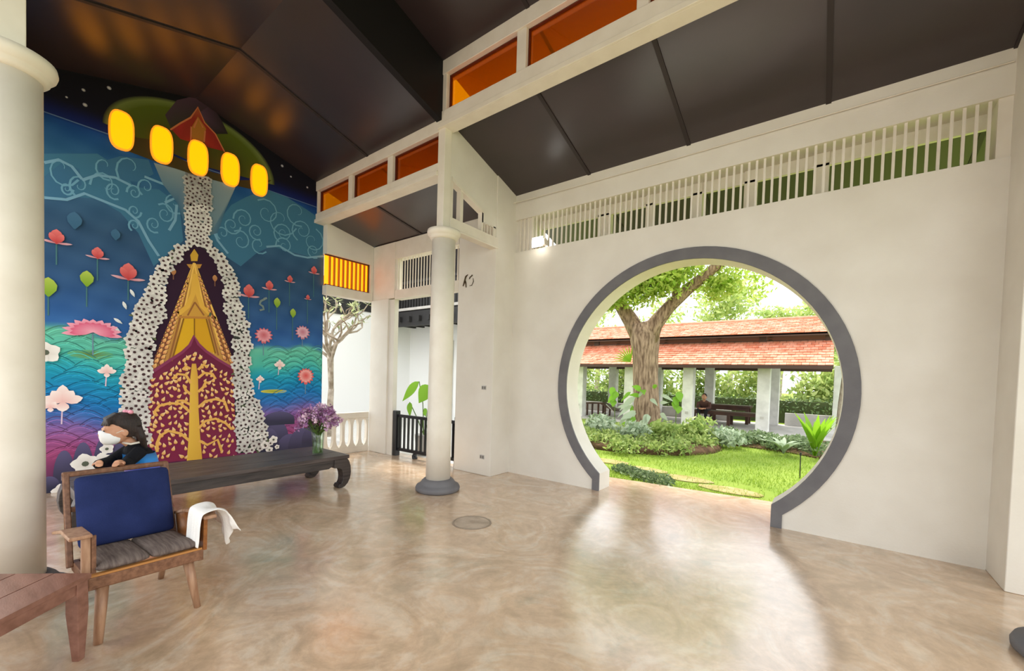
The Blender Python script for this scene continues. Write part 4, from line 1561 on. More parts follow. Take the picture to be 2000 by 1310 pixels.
def remesh(o, v, smooth=3):
    r = o.modifiers.new('remesh', 'REMESH')
    r.mode = 'VOXEL'
    r.voxel_size = v
    r.use_smooth_shade = True
    s = o.modifiers.new('smooth', 'SMOOTH')
    s.iterations = smooth
    s.factor = 0.5
    return o


def hand(m, wrist, fdir, side, palm_n, size=1.0, curl=0.7):
    """palm, four unequal bent fingers and a thumb, closing along palm_n"""
    w, f, pn = Vector(wrist), Vector(fdir).normalized(), Vector(palm_n).normalized()
    s = f.cross(pn).normalized() * side
    L = 0.055 * size
    m.tube([w - f * 0.01, w + f * L * 0.5, w + f * L], [0.016 * size, 0.021 * size, 0.020 * size], 10)
    for q, (off, ln_) in enumerate(((-1.5, 0.040), (-0.5, 0.046), (0.5, 0.043), (1.5, 0.034))):
        b0 = w + f * L * 0.9 + s * off * 0.0105 * size
        p1 = b0 + (f * 0.9 + pn * 0.35 * curl) * ln_ * 0.45 * size
        p2 = p1 + (f * (0.75 - 0.4 * curl) + pn * curl) * ln_ * 0.35 * size
        p3 = p2 + (f * (0.4 - 0.5 * curl) + pn * curl) * ln_ * 0.3 * size
        m.tube([b0 - f * 0.012 * size, b0, p1, p2, p3], [0.0065 * size] * 2 + [0.006 * size, 0.0055 * size, 0.0045 * size], 8)
    t0 = w + f * L * 0.25 + s * 0.014 * size
    t1 = t0 + (f * 0.6 + s * 0.7 + pn * 0.2).normalized() * 0.022 * size
    t2 = t1 + (f * 0.8 + s * 0.2 + pn * 0.5).normalized() * 0.02 * size
    m.tube([t0 - s * 0.008 * size, t0, t1, t2], [0.008 * size, 0.008 * size, 0.007 * size, 0.005 * size], 8)


gx = -4.15
girl = thing('person', 'child in black top and blue skirt with white face mask, hands on the chair back', 'person', (gx, 0.83, 0))
sk = mat('skin_tan', (204, 152, 120), 0.55, 0.4, rgb2=(192, 138, 106), scale=18)
hx, hy, hz = gx, 0.692, 1.028          # head centre; she faces -Y and looks down
m = MB()
# head: rings follow a forward tilted skull
loft(m, [(hx, hy - 0.035, hz - 0.105, 0.028, 0.030), (hx, hy - 0.030, hz - 0.085, 0.055, 0.062), (hx, hy - 0.020, hz - 0.055, 0.072, 0.084), (hx, hy - 0.008, hz - 0.015, 0.080, 0.094),
         (hx, hy + 0.004, hz + 0.03, 0.082, 0.094), (hx, hy + 0.012, hz + 0.07, 0.072, 0.080), (hx, hy + 0.018, hz + 0.10, 0.045, 0.050), (hx, hy + 0.02, hz + 0.112, 0.015, 0.018)], 20)
m.ball((hx, hy - 0.108, hz - 0.035), (0.011, 0.014, 0.016))                     # nose
m.ball((hx, hy - 0.096, hz - 0.072), (0.020, 0.010, 0.006))                     # mouth
for s in (-1, 1):
    m.ball((hx + s * 0.082, hy + 0.012, hz - 0.02), (0.010, 0.020, 0.028))      # ear
    m.ball((hx + s * 0.032, hy - 0.088, hz + 0.004), (0.018, 0.012, 0.012))     # brow
m.tube([(gx, 0.775, 0.87), (gx, 0.75, 0.915), (hx, hy + 0.02, hz - 0.07)], [0.05, 0.038, 0.040], 12)
loft(m, [(gx, 0.84, 0.50, 0.085, 0.075), (gx, 0.84, 0.58, 0.10, 0.085), (gx, 0.82, 0.68, 0.088, 0.07), (gx, 0.80, 0.78, 0.10, 0.075), (gx, 0.785, 0.86, 0.098, 0.068), (gx, 0.77, 0.90, 0.05, 0.04)], 16)
AL = [(gx + 0.095, 0.785, 0.865), (gx + 0.165, 0.70, 0.80), (gx + 0.30, 0.655, 0.815), (gx + 0.335, 0.635, 0.84)]
AR = [(gx - 0.095, 0.775, 0.865), (gx - 0.02, 0.64, 0.79), (gx + 0.25, 0.545, 0.825), (gx + 0.315, 0.535, 0.85)]
for A in (AL, AR):
    m.tube(A, [0.036, 0.030, 0.022, 0.017], 10)
    d = (Vector(A[3]) - Vector(A[2])).normalized()
    hand(m, A[3], (d.x, d.y, 0.05), 1 if A is AL else -1, (0.25, 0, -1), 0.95)
for sx, fy in ((-0.05, 0.80), (0.05, 0.87)):
    m.tube([(gx + sx, 0.84, 0.54), (gx + sx, 0.83, 0.30), (gx + sx, fy, 0.07)], [0.062, 0.044, 0.028], 10)
    m.tube([(gx + sx, fy + 0.02, 0.045), (gx + sx, fy - 0.05, 0.035), (gx + sx, fy - 0.10, 0.022)], [0.03, 0.026, 0.018], 8)
remesh(m.build('body', sk, girl, smooth=True), 0.0045)
blk = mat('black_knit', (24, 24, 28), 0.85, 0.15, bump=0.2, bscale=120)
m = MB()
loft(m, [(gx, 0.797, 0.825, 0.108, 0.086), (gx, 0.788, 0.86, 0.110, 0.080), (gx, 0.772, 0.90, 0.066, 0.054), (gx, 0.762, 0.922, 0.046, 0.044)], 18)
for A in (AL, AR):
    w = Vector(A[3]) * 0.35 + Vector(A[2]) * 0.65
    m.tube([A[0], A[1], A[2], tuple(w)], [0.048, 0.041, 0.034, 0.030], 12)
remesh(m.build('top', blk, girl, smooth=True), 0.006, 2)
m = MB()
ringz = [(0.835, 0.40, 0.19, 0.165, (120, 20, 40)), (0.835, 0.50, 0.16, 0.14, (126, 24, 70)), (0.83, 0.60, 0.135, 0.115, (130, 40, 150)), (0.822, 0.68, 0.122, 0.104, (150, 40, 160)), (0.812, 0.74, 0.120, 0.102, (60, 110, 215)), (0.804, 0.79, 0.120, 0.100, (30, 140, 220)), (0.796, 0.84, 0.118, 0.094, (20, 90, 150))]
n = 28
for (y, z, rx, ry, c) in ringz:
    for i in range(n):
        a = 2 * PI * i / n
        k = 1 + 0.05 * math.sin(7 * a) * (0.8 - z) * 3
        m.v.append((gx + rx * k * math.cos(a), y + ry * k * math.sin(a), z))
        m.c.append(lin(c))
for j in range(len(ringz) - 1):
    for i in range(n):
        m.f.append((j * n + i, j * n + (i + 1) % n, (j + 1) * n + (i + 1) % n, (j + 1) * n + i))
m.build('skirt', vcol_mat('blue_satin', 0.45, 0.4), girl, smooth=True)
hair = mat('dark_hair', (30, 22, 20), 0.5, 0.4, rgb2=(52, 36, 28), scale=20, stretch=(6, 6, 1), bump=0.4, bscale=60)
m = MB()
# cap of hair: upper and rear skull, then tresses down the back and a fringe
loft(m, [(hx, hy + 0.055, hz - 0.055, 0.078, 0.062), (hx, hy + 0.045, hz - 0.01, 0.090, 0.075), (hx, hy + 0.024, hz + 0.035, 0.094, 0.096), (hx, hy + 0.012, hz + 0.075, 0.086, 0.098), (hx, hy + 0.014, hz + 0.108, 0.060, 0.072), (hx, hy + 0.018, hz + 0.124, 0.022, 0.028)], 20)
for i in range(9):
    a = -0.5 + i * 0.125
    m.tube([(hx + 0.07 * math.sin(a * 3), hy + 0.085, hz + 0.02), (hx + 0.075 * math.sin(a * 3), hy + 0.105, hz - 0.06), (hx + 0.05 * math.sin(a * 3), hy + 0.125, hz - 0.14), (hx + 0.03 * math.sin(a * 3), hy + 0.14, hz - 0.21)], [0.024, 0.026, 0.020, 0.008], 8)
for i in range(7):
    s = -1 + i / 3
    m.tube([(hx + 0.03 * s, hy - 0.02, hz + 0.108), (hx + 0.055 * s, hy - 0.075, hz + 0.075), (hx + 0.062 * s, hy - 0.103 + 0.03 * abs(s), hz + 0.03)], [0.02, 0.017, 0.007], 8)
remesh(m.build('hair', hair, girl, smooth=True), 0.006, 2)
m = MB()
loft(m, [(hx, hy - 0.055, hz - 0.108, 0.035, 0.036), (hx, hy - 0.046, hz - 0.085, 0.063, 0.062), (hx, hy - 0.036, hz - 0.055, 0.074, 0.080), (hx, hy - 0.044, hz - 0.024, 0.066, 0.076), (hx, hy - 0.075, hz - 0.006, 0.03, 0.044)], 18)
mk = m.build('face_mask', mat('white_mask', (240, 240, 238), 0.8, 0.2), girl, smooth=True)
for s in (-1, 1):
    MB().tube([(hx + s * 0.066, hy - 0.05, hz - 0.03), (hx + s * 0.086, hy - 0.01, hz - 0.005), (hx + s * 0.088, hy + 0.02, hz - 0.01)], 0.0025, 5).build('ear_loop', M['white_trim'], mk)
    e = MB().ball((hx + s * 0.034, hy - 0.094, hz - 0.004), (0.011, 0.006, 0.006)).build('eye', mat('dark_eye', (24, 16, 14), 0.2), girl, smooth=True)
bow = MB()
for s in (-1, 1):
    bow.ball((hx + 0.03 + s * 0.03, hy + 0.035 + 0.01 * s, hz + 0.128), (0.028, 0.016, 0.016), 10, 6)
bow.ball((hx + 0.03, hy + 0.035, hz + 0.13), 0.011, 8, 6)
bow.build('hair_bow', mat('pink_bow', (226, 150, 168), 0.6), girl, smooth=True)
m = MB().tube([(gx + 0.03, 0.70, 0.93), (gx + 0.075, 0.735, 0.92), (gx + 0.06, 0.80, 0.928), (gx, 0.815, 0.935)], 0.008, 8)
m.build('collar', M['white_trim'], girl, smooth=True)

# ================================================================== low bay: balustrade, railing, plants
ba = thing('balustrade', 'white balustrade with oval slots beside the mural end', 'balustrade', (-7.02, 4.25, 0))
box(-7.07, -6.98, 3.80, 4.68, 0.64, 0.75).build('top_rail', M['white_trim'], ba, bevel=0.008)
box(-7.07, -6.98, 3.80, 4.68, 0.0, 0.12).build('bottom_rail', M['white_trim'], ba, bevel=0.006)
for i in range(6):
    y = 3.83 + i * 0.168
    pr = [(-0.08, 0.12), (0.08, 0.12), (0.045, 0.17), (0.028, 0.24), (0.025, 0.38), (0.028, 0.52), (0.045, 0.59), (0.08, 0.64), (-0.08, 0.64), (-0.045, 0.59), (-0.028, 0.52), (-0.025, 0.38), (-0.028, 0.24), (-0.045, 0.17)]
    MB().prism([(min(max(y + p, 3.80), 4.68), q) for p, q in pr], 0, -7.06, -6.99).build('baluster', M['white_trim'], ba)
rl = thing('railing', 'black slatted railing with thick post behind the slender column', 'railing', (-5.6, 4.8, 0))
box(-6.299, -6.20, 4.72, 4.82, 0.0, 0.82).build('post', M['black_iron'], rl, bevel=0.01)
box(-4.80, -4.72, 4.80, 4.88, 0.0, 0.82).build('post', M['black_iron'], rl, bevel=0.01)
MB().bar((-6.24, 4.78, 0.73), (-4.76, 4.84, 0.73), 0.05, 0.05).build('top_rail', M['black_iron'], rl)
MB().bar((-6.24, 4.78, 0.12), (-4.76, 4.84, 0.12), 0.05, 0.05).build('bottom_rail', M['black_iron'], rl)
for i in range(13):
    x = -6.15 + i * 0.108
    y = 4.78 + 0.06 * (x + 6.24) / 1.48
    MB().bar((x, y, 0.12), (x, y, 0.72), 0.03, 0.03).build('baluster', M['black_iron'], rl)
for x in (-5.75, -5.0):
    MB().tube([(x, 4.80, 0.10), (x - 0.02, 4.80, 0.05), (x, 4.80, 0.0)], [0.03, 0.045, 0.05], 8).build('foot', M['black_iron'], rl)
dl = thing('door_leaf', 'dark folded door leaf standing against the white pier', 'door', (-4.81, 5.2, 0))
box(-4.825, -4.79, 4.95, 5.45, 0.0, 2.82).build('leaf', M['black_iron'], dl)
for z in (0.75, 2.62):
    box(-4.83, -4.785, 4.935, 4.955, z, z + 0.09).build('hinge', M['white_trim'], dl)

LEAFB = leaf_mat('big_leaf_green', (112, 164, 44), (138, 184, 62), 0.5)


def big_leaf(m, base, tip, w, n=8, droop=0.12):
    b0, t0 = Vector(base), Vector(tip)
    d = t0 - b0
    s = d.cross(Vector((0.4, -0.8, 0.3))).normalized()
    nrm = s.cross(d).normalized()
    vs, fs = [], []
    for i in range(n + 1):
        t = i / n
        wd = w * math.sin(PI * min(1, t ** 0.75)) * (1 - 0.15 * t)
        c = b0 + d * t + Vector((0, 0, -droop * t * t))
        vs += [c - s * wd + nrm * wd * 0.25, c, c + s * wd + nrm * wd * 0.25]
    for i in range(n):
        k = 3 * i
        fs += [(k, k + 1, k + 4, k + 3), (k + 1, k + 2, k + 5, k + 4)]
    m.add(vs, fs)


pl = thing('leafy_plant', 'potted plant with big bright green leaves behind the black railing', 'plant', (-6.05, 5.2, 0))
for bpt, tpt, w in (((-5.78, 5.15, 1.30), (-5.98, 5.05, 0.98), 0.155), ((-6.10, 5.15, 1.36), (-6.52, 5.1, 0.98), 0.10), ((-6.42, 5.2, 0.95), (-6.28, 5.1, 0.70), 0.06), ((-5.7, 5.2, 0.95), (-5.5, 5.1, 0.8), 0.08), ((-6.1, 5.3, 0.85), (-5.95, 5.2, 0.72), 0.05)):
    m = MB()
    big_leaf(m, bpt, tpt, w, droop=0.02)
    m.build('leaf', LEAFB, pl, smooth=True)
    MB().tube([(-6.05, 5.25, 0.35), ((bpt[0] - 6.05) / 2, 5.23, bpt[2] * 0.7), bpt], 0.009, 6).build('stalk', M['stem'], pl)
MB().lathe([(0.12, -0.05), (0.16, 0.25), (0.17, 0.36), (0.15, 0.36), (0.14, 0.30)], -6.05, 5.25, 20).build('pot', M['concrete'], pl, smooth=True)

# ---- white house beyond, with balcony
WH = mat('house_white', (238, 238, 236), 0.85, 0.2)
GL_D = mat('dark_timber', (36, 34, 34), 0.6)
ho = thing('house', 'white house with a dark timber balcony behind the low bay', 'building', (-12.0, 9.7, 0))
box(-17, -7.8, 9.6, 9.9, -0.05, 7.0).build('wall', WH, ho)
box(-17, -7.8, 9.52, 9.6, 3.45, 7.0).build('timber_cladding', GL_D, ho)
box(-12.15, -11.9, 5.0, 9.6, -0.05, 7.0).build('side_wall', WH, ho)
box(-11.9, -11.87, 7.55, 9.52, 3.45, 7.0).build('timber_cladding', GL_D, ho)
bal = box(-11.9, -8.0, 8.3, 9.6, 3.25, 3.42).build('balcony_floor', GL_D, ho)
box(-11.9, -8.0, 8.3, 8.45, 2.98, 3.25).build('balcony_beam', GL_D, ho)
for i in range(9):
    x = -11.7 + i * 0.45
    box(x, x + 0.1, 8.2, 9.6, 3.1, 3.26).build('joist', GL_D, bal)
for i in range(30):
    x = -11.85 + i * 0.13
    box(x, x + 0.075, 8.32, 8.36, 3.5, 4.3).build('baluster', M['brownbeam'] if False else GL_D, bal)
box(-11.9, -8.0, 8.30, 8.38, 4.28, 4.36).build('handrail', GL_D, bal)
box(-11.9, -8.0, 8.30, 8.38, 3.46, 3.54).build('bottom_rail', M['concrete'], bal)
dr_ = box(-10.75, -9.7, 9.54, 9.6, 0.0, 2.62).build('door_frame', M['concrete'], ho)
box(-10.62, -9.83, 9.51, 9.54, 0.0, 1.0).build('door_panel', GL_D, dr_)
for i in range(3):
    for j in range(4):
        box(-10.60 + i * 0.26, -10.38 + i * 0.26, 9.51, 9.54, 1.06 + j * 0.36, 1.36 + j * 0.36).build('pane', mat('warm_pane', (150, 112, 84), 0.2), dr_)
box(-10.64, -9.81, 9.52, 9.55, 0.0, 2.52).build('sash', GL_D, dr_)
wl = box(-11.9, -11.86, 5.6, 7.5, 3.25, 4.3).build('louvre_window', GL_D, ho)
MB().prism([(7.0, 6.8), (10.0, 8.0), (10.0, 8.1), (7.0, 6.9)], 0, -17.3, -7.6).build('roof', M['terracotta2'], ho)

# ---- bare frangipani in front of the house
fg = thing('frangipani_tree', 'leafless pale frangipani tree between mural and corner pier', 'tree', (-9.3, 5.15, 0))
rgf = random.Random(21)
tm = MB()
lv = MB()


def branch(p, d, ln_, r, depth):
    q = p + d * ln_
    mid = p + d * ln_ * 0.5 + Vector((rgf.uniform(-.05, .05), rgf.uniform(-.05, .05), rgf.uniform(-.03, .03)))
    tm.tube([p, mid, q], [r, r * 0.85, r * 0.72], 7)
    if depth == 0:
        for _ in range(5):
            dd = Vector((rgf.gauss(0, 1), rgf.gauss(0, 1), rgf.uniform(-.6, .8))).normalized()
            s = dd.cross(Vector((0, 0, 1))).normalized() * 0.03
            lv.add([q, q + dd * .08 + s, q + dd * .17, q + dd * .08 - s], [(0, 1, 2, 3)])
        return
    for _ in range(3 if depth > 1 else 2):
        nd = (d + Vector((rgf.gauss(0, .6), rgf.gauss(0, .6), rgf.uniform(-.1, .5)))).normalized()
        branch(q, nd, ln_ * rgf.uniform(.62, .82), r * 0.66, depth - 1)


branch(Vector((-9.3, 5.15, -0.05)), Vector((0, 0.05, 1)), 1.15, 0.09, 4)
tm.build('branches', M['bark_pale'], fg, smooth=True)
lv.build('leaves', leaf_mat('pale_leaf', (150, 160, 110), (190, 196, 150)), fg, kind='stuff')

# ================================================================== garden seen through the moon gate
def leaf_cloud(m, blobs, n, size, rng, flat=0.0):
    """random little leaves inside ellipsoids (x,y,z,rx,ry,rz)"""
    B = np.array(blobs, float)
    w = B[:, 3] * B[:, 4] * B[:, 5]
    idx = rng.choice(len(B), n, p=w / w.sum())
    d = rng.normal(size=(n, 3))
    d /= np.linalg.norm(d, axis=1)[:, None]
    r = rng.random(n) ** (1 / 2.2)
    c = B[idx, :3] + d * r[:, None] * B[idx, 3:]
    a = rng.normal(size=(n, 3))
    a[:, 2] *= 1 - flat
    a /= np.linalg.norm(a, axis=1)[:, None]
    b_ = np.cross(a, rng.normal(size=(n, 3)))
    b_ /= np.linalg.norm(b_, axis=1)[:, None]
    s = size * rng.uniform(0.65, 1.35, n)[:, None]
    V = np.stack([c - a * s, c + b_ * s * 0.42, c + a * s, c - b_ * s * 0.42], 1)
    m.quads(V)
    return m


G_TREE = leaf_mat('tree_leaf', (140, 176, 56), (206, 220, 116), 0.5)
G_SHRUB = leaf_mat('shrub_leaf', (122, 150, 74), (186, 200, 120), 0.4)
G_GREY = leaf_mat('grey_green_leaf', (136, 156, 124), (200, 212, 184), 0.35)
G_DARK = leaf_mat('dark_leaf', (84, 106, 70), (138, 156, 110), 0.35)
G_FAR = leaf_mat('far_leaf', (146, 172, 96), (212, 220, 146), 0.45)
G_FERN = leaf_mat('fern_leaf', (112, 160, 30), (156, 196, 56), 0.5)

tree = thing('rain_tree', 'big forked garden tree with rough bark seen through the round gate', 'tree', (-3.95, 11.5, -0.05))
rt = random.Random(31)
m = MB()
m.tube([(-3.95, 11.5, -0.05), (-3.95, 11.5, 0.35), (-4.02, 11.5, 0.9), (-4.06, 11.5, 1.6), (-4.08, 11.5, 2.2), (-4.12, 11.5, 2.75), (-4.2, 11.48, 3.1)], [0.55, 0.40, 0.34, 0.32, 0.33, 0.40, 0.30], 16, 0.08, rt)
m.build('trunk', M['bark'], tree, smooth=True)
for pts, rr in (([(-4.25, 11.5, 2.7), (-4.52, 11.45, 3.2), (-4.85, 11.3, 3.75), (-5.2, 11.1, 4.5), (-5.4, 11.0, 5.3)], [.24, .21, .17, .13, .08]),
                ([(-4.0, 11.5, 2.6), (-3.85, 11.5, 3.05), (-3.5, 11.5, 3.5), (-3.0, 11.5, 3.95), (-2.3, 11.55, 4.5), (-1.6, 11.6, 5.2)], [.26, .22, .17, .15, .12, .07]),
                ([(-4.75, 11.35, 3.6), (-5.4, 11.2, 3.75), (-6.1, 11.0, 4.1)], [.12, .09, .05]), ([(-3.3, 11.5, 3.7), (-3.3, 11.2, 4.4), (-3.5, 11.0, 5.2)], [.11, .09, .05])):
    m = MB()
    m.tube(pts, rr, 12, 0.08, rt)
    m.build('branch', M['bark'], tree, smooth=True)
m = MB()
leaf_cloud(m, [(-4.7, 11.0, 4.6, 1.2, .9, .75), (-3.7, 10.9, 4.5, 1.0, .9, .75), (-5.5, 11.2, 4.2, .9, .8, .6), (-3.6, 11.0, 4.0, .6, .5, .35), (-4.4, 11.0, 4.0, .7, .5, .3), (-2.6, 11.6, 5.2, 1.1, 1.0, .6), (-4.9, 10.8, 3.75, .8, .5, .4), (-4.1, 10.9, 3.75, .6, .5, .35), (-3.3, 10.9, 4.0, .6, .5, .4)], 6200, 0.075, NPR)
leaf_cloud(m, [(-3.7, 11.0, 4.25, .7, .4, .4), (-3.0, 11.0, 4.4, .6, .4, .35), (-4.2, 10.9, 4.5, .6, .4, .4), (-2.3, 11.7, 4.0, .5, .4, .4)], 2600, .07, NPR)
leaf_cloud(m, [(-5.1, 10.7, 3.75, .7, .4, .42), (-4.35, 10.8, 3.85, .6, .4, .36), (-3.75, 10.9, 3.95, .5, .4, .38), (-5.4, 11.0, 4.2, .6, .5, .5)], 2600, .07, NPR)
leaf_cloud(m, [(-2.0, 12.0, 4.45, .75, .8, .55), (-2.6, 11.9, 4.0, .5, .6, .4), (-1.6, 12.2, 3.95, .5, .5, .35)], 900, 0.07, NPR)
m.build('foliage', G_TREE, tree, kind='stuff')

# trees behind the pavilion
ti = 0
for (x, y, h, r, mt, lab) in ((-13.0, 27, 6.4, 2.4, G_FAR, 'tree crown rising behind the left end of the pavilion roof'), (-8.6, 26, 6.0, 2.2, G_FAR, 'pale green tree behind the pavilion, left of the big trunk'),
                              (-4.6, 27, 7.0, 2.3, G_FAR, 'tall loose tree behind the pavilion to the right of the forked trunk'), (-0.2, 29, 5.6, 1.7, G_FAR, 'small round tree above the right end of the pavilion roof'),
                              (-2.6, 33, 6.6, 1.6, G_FAR, 'thin distant tree over the middle of the pavilion roof')):
    t = thing('background_tree', lab, 'tree', (x, y, -0.05), group='trees behind the pavilion')
    MB().tube([(x, y, -0.05), (x + .1, y, h * 0.4), (x, y, h * 0.75)], [.2, .15, .08], 8).build('trunk', M['bark_pale'], t)
    m = MB()
    bl = [(x + rt.uniform(-r, r) * .6, y + rt.uniform(-r, r) * .5, h * rt.uniform(.5, 1.0), r * rt.uniform(.4, .65), r * .6, r * rt.uniform(.3, .5)) for _ in range(9)]
    leaf_cloud(m, bl, 2600, 0.15, NPR)
    m.build('foliage', mt, t, kind='stuff')

# hedge and shrubs at the back of the garden, seen under the pavilion roof
for i, (x, y, h, r, mt, lab) in enumerate(((-14.5, 22.5, 2.3, 1.5, G_SHRUB, 'leafy shrub glimpsed behind the far left pavilion pillar'), (-12.0, 22.5, 2.6, 1.5, G_FAR, 'light green shrub behind the left lounge chair'), (-9.4, 22.0, 2.4, 1.4, G_SHRUB, 'green shrub behind the big trunk'),
                                           (-7.2, 22.4, 2.6, 1.4, G_FAR, 'yellowish shrub right of the big trunk under the roof'), (-5.0, 22.2, 2.4, 1.4, G_SHRUB, 'shrub behind the seated person'), (-2.7, 22.0, 2.6, 1.4, G_FAR, 'light shrub behind the middle pillars'),
                                           (-0.5, 21.6, 2.3, 1.3, G_FAR, 'pale shrub right of the front pillar'), (1.4, 21.4, 2.8, 1.4, G_SHRUB, 'shrub at the far right behind the palm trunk'))):
    t = thing('shrub', lab, 'shrub', (x, y, -0.05), group='shrubs behind the pavilion')
    m = MB()
    leaf_cloud(m, [(x + rt.uniform(-.5, .5), y + rt.uniform(-.4, .4), h * f, r * .9, .7, h * .28) for f in (.18, .4, .62, .85)], 1500, 0.14, NPR)
    m.build('foliage', mt, t, kind='stuff')
    m = MB()
    for k in range(5):
        m.tube([(x + rt.uniform(-.1, .1), y, -0.05), (x + rt.uniform(-.5, .5), y, h * .5), (x + rt.uniform(-.8, .8), y, h * .85)], [.04, .03, .015], 6)
    m.build('stems', M['bark_pale'], t)
m = MB()
hb = [(-13 + i * 0.7, 20.3, 0.55, .5, .35, .5) for i in range(22)]
leaf_cloud(m, hb, 6500, 0.075, NPR)
hd = thing('hedge', 'clipped brownish green hedge behind the pavilion', 'hedge', (-5.5, 20.3, -0.05))
m.build('foliage', G_DARK, hd, kind='stuff')
box(-13, 2.4, 20.15, 20.45, -0.05, 0.85).build('core', mat('hedge_core', (70, 78, 44), 0.9), hd)

# ---- pavilion
pv = thing('pavilion', 'open garden pavilion with red tiled double roof', 'pavilion', (-4.5, 16.5, 0))
PILL = mat('pillar_white', (226, 224, 220), 0.8, 0.2, rgb2=(206, 204, 200), scale=4)
box(-13, 0.6, 14.5, 18.7, -0.3, 0.0).build('plinth', M['concrete'], pv)
for x in (-12.2, -10.0, -7.9, -5.85, -3.77, -1.56, 0.35):
    for y in (15.0, 18.2):
        if y < 16 and x > 0:
            continue
        p = box(x - 0.17, x + 0.17, y - 0.17, y + 0.17, 0.0, 2.3 if y < 16 else 2.2).build('pillar', PILL, pv, bevel=0.01)
        if y < 16:
            box(x - 0.05, x + 0.05, y - 0.18, y - 0.17, 0.42, 0.5).build('plate', M['concrete'], p)


def tiled_slope(name, x0, x1, y0, z0, y1, z1, rows, parent, skip=None):
    """overlapping courses of flat tiles climbing from (y0,z0) to (y1,z1)"""
    dy, dz = (y1 - y0) / rows, (z1 - z0) / rows
    L = math.hypot(dy, dz)
    ny, nz = (-dz / L, dy / L) if dy > 0 else (dz / L, -dy / L)
    rg = random.Random(rows)
    pick = {}
    for m_i, mt in enumerate((M['terracotta'], M['terracotta2'])):
        m = MB()
        for r in range(rows):
            x = x0 + (0.09 if r % 2 else 0)
            ci = 0
            while x < x1:
                ci += 1
                if pick.setdefault((r, ci), rg.random() < 0.62) == (m_i == 0):
                    a = 0.022 + rg.uniform(0, 0.014)
                    ya, za = y0 + dy * r, z0 + dz * r
                    yb, zb_ = ya + dy * 1.25, za + dz * 1.25
                    xe = min(x + 0.172, x1)
                    m.add([(x, ya + ny * a, za + nz * a), (xe, ya + ny * a, za + nz * a), (xe, yb + ny * .006, zb_ + nz * .006), (x, yb + ny * .006, zb_ + nz * .006), (x, ya, za), (xe, ya, za)],
                          [(0, 1, 2, 3), (4, 5, 1, 0)])
                x += 0.18
        m.build(name, mt, parent, kind='stuff')
    MB().prism([(y0, z0 - 0.05), (y1, z1 - 0.05), (y1, z1 - 0.005), (y0, z0 - 0.005)], 0, x0, x1).build('roof_boarding', M['brownbeam'], parent)


RX0, RX1 = -13.2, 0.12
tiled_slope('lower_roof_tiles', RX0, RX1, 14.40, 2.07, 15.50, 2.87, 10, pv)
tiled_slope('lower_roof_tiles', RX0, RX1, 18.80, 2.07, 17.70, 2.87, 10, pv)
tiled_slope('upper_roof_tiles', RX0, RX1, 15.20, 3.09, 16.60, 3.68, 10, pv)
tiled_slope('upper_roof_tiles', RX0, RX1, 18.00, 3.09, 16.60, 3.68, 10, pv)
MB().tube([(RX0, 16.6, 3.70), (RX1, 16.6, 3.70)], 0.07, 8).build('ridge_cap', M['terracotta'], pv)
box(RX0, RX1, 14.37, 14.41, 1.97, 2.07).build('fascia', M['brownbeam'], pv)
box(RX0, RX1, 15.20, 15.24, 3.00, 3.08).build('fascia', M['brownbeam'], pv)
box(RX0, RX1, 15.48, 15.58, 2.80, 2.90).build('clerestory_beam', M['brownbeam'], pv)
for x in (-11.4, -9.6, -7.5, -5.4, -3.4, -1.7, 0.0):
    box(x - 0.10, x + 0.10, 15.45, 15.55, 2.85, 3.12).build('bracket', M['brownbeam'], pv)
    box(x - 0.06, x + 0.06, 17.6, 17.7, 2.85, 3.12).build('bracket', M['brownbeam'], pv)
box(-9.6, -3.0, 18.35, 18.5, 0.0, 0.42).build('parapet', M['concrete'], pv)
box(-1.2, 0.4, 18.35, 18.5, 0.0, 0.46).build('parapet', M['concrete'], pv)
box(RX0, RX1, 14.9, 15.1, 2.05, 2.2).build('tie_beam', M['brownbeam'], pv)
box(RX0, RX1, 18.1, 18.3, 2.0, 2.15).build('tie_beam', M['brownbeam'], pv)

# furniture in the pavilion
BW = mat('dark_brown_wood', (66, 42, 34), 0.5, 0.4, rgb2=(84, 54, 42), scale=3)
tb2 = thing('pavilion_bench', 'long dark brown bench on which the far person sits', 'bench', (-2.9, 16.6, 0))
box(-4.05, -1.55, 16.2, 16.9, 0.42, 0.49).build('top', BW, tb2, bevel=0.005)
box(-4.0, -1.6, 16.22, 16.26, 0.36, 0.42).build('apron', BW, tb2)
for x in (-4.0, -2.72, -1.62):
    for y in (16.24, 16.84):
        box(x - 0.05, x + 0.05, y - 0.04, y + 0.04, 0, 0.42).build('leg', BW, tb2)
tb3 = thing('pavilion_table', 'second dark low table behind the seated person', 'table', (-3.0, 17.6, 0))
box(-3.6, -2.2, 17.3, 17.95, 0.60, 0.68).build('top', BW, tb3, bevel=0.005)
box(-3.55, -2.25, 17.33, 17.36, 0.50, 0.6).build('apron', BW, tb3)
for x in (-3.5, -2.3):
    for y in (17.36, 17.9):
        box(x - 0.05, x + 0.05, y - 0.04, y + 0.04, 0, 0.6).build('leg', BW, tb3)
dc = thing('deck_chair', 'brown reclining deck chair under the left end of the pavilion', 'chair', (-7.2, 15.9, 0))
MB().prism([(-8.0, 0.52), (-7.35, 0.56), (-6.75, 0.28), (-6.78, 0.23), (-7.37, 0.50), (-8.0, 0.46)], 1, 15.7, 16.25).build('seat', BW, dc)
for x, h in ((-7.45, 0.5), (-7.15, 0.4), (-7.95, 0.46)):
    for y in (15.73, 16.2):
        box(x - 0.03, x + 0.03, y - 0.03, y + 0.03, 0, h).build('leg', BW, dc)
MB().bar((-7.1, 15.72, 0.50), (-6.72, 15.72, 0.18), 0.05, 0.03).build('side_rail', M['concrete'], dc)

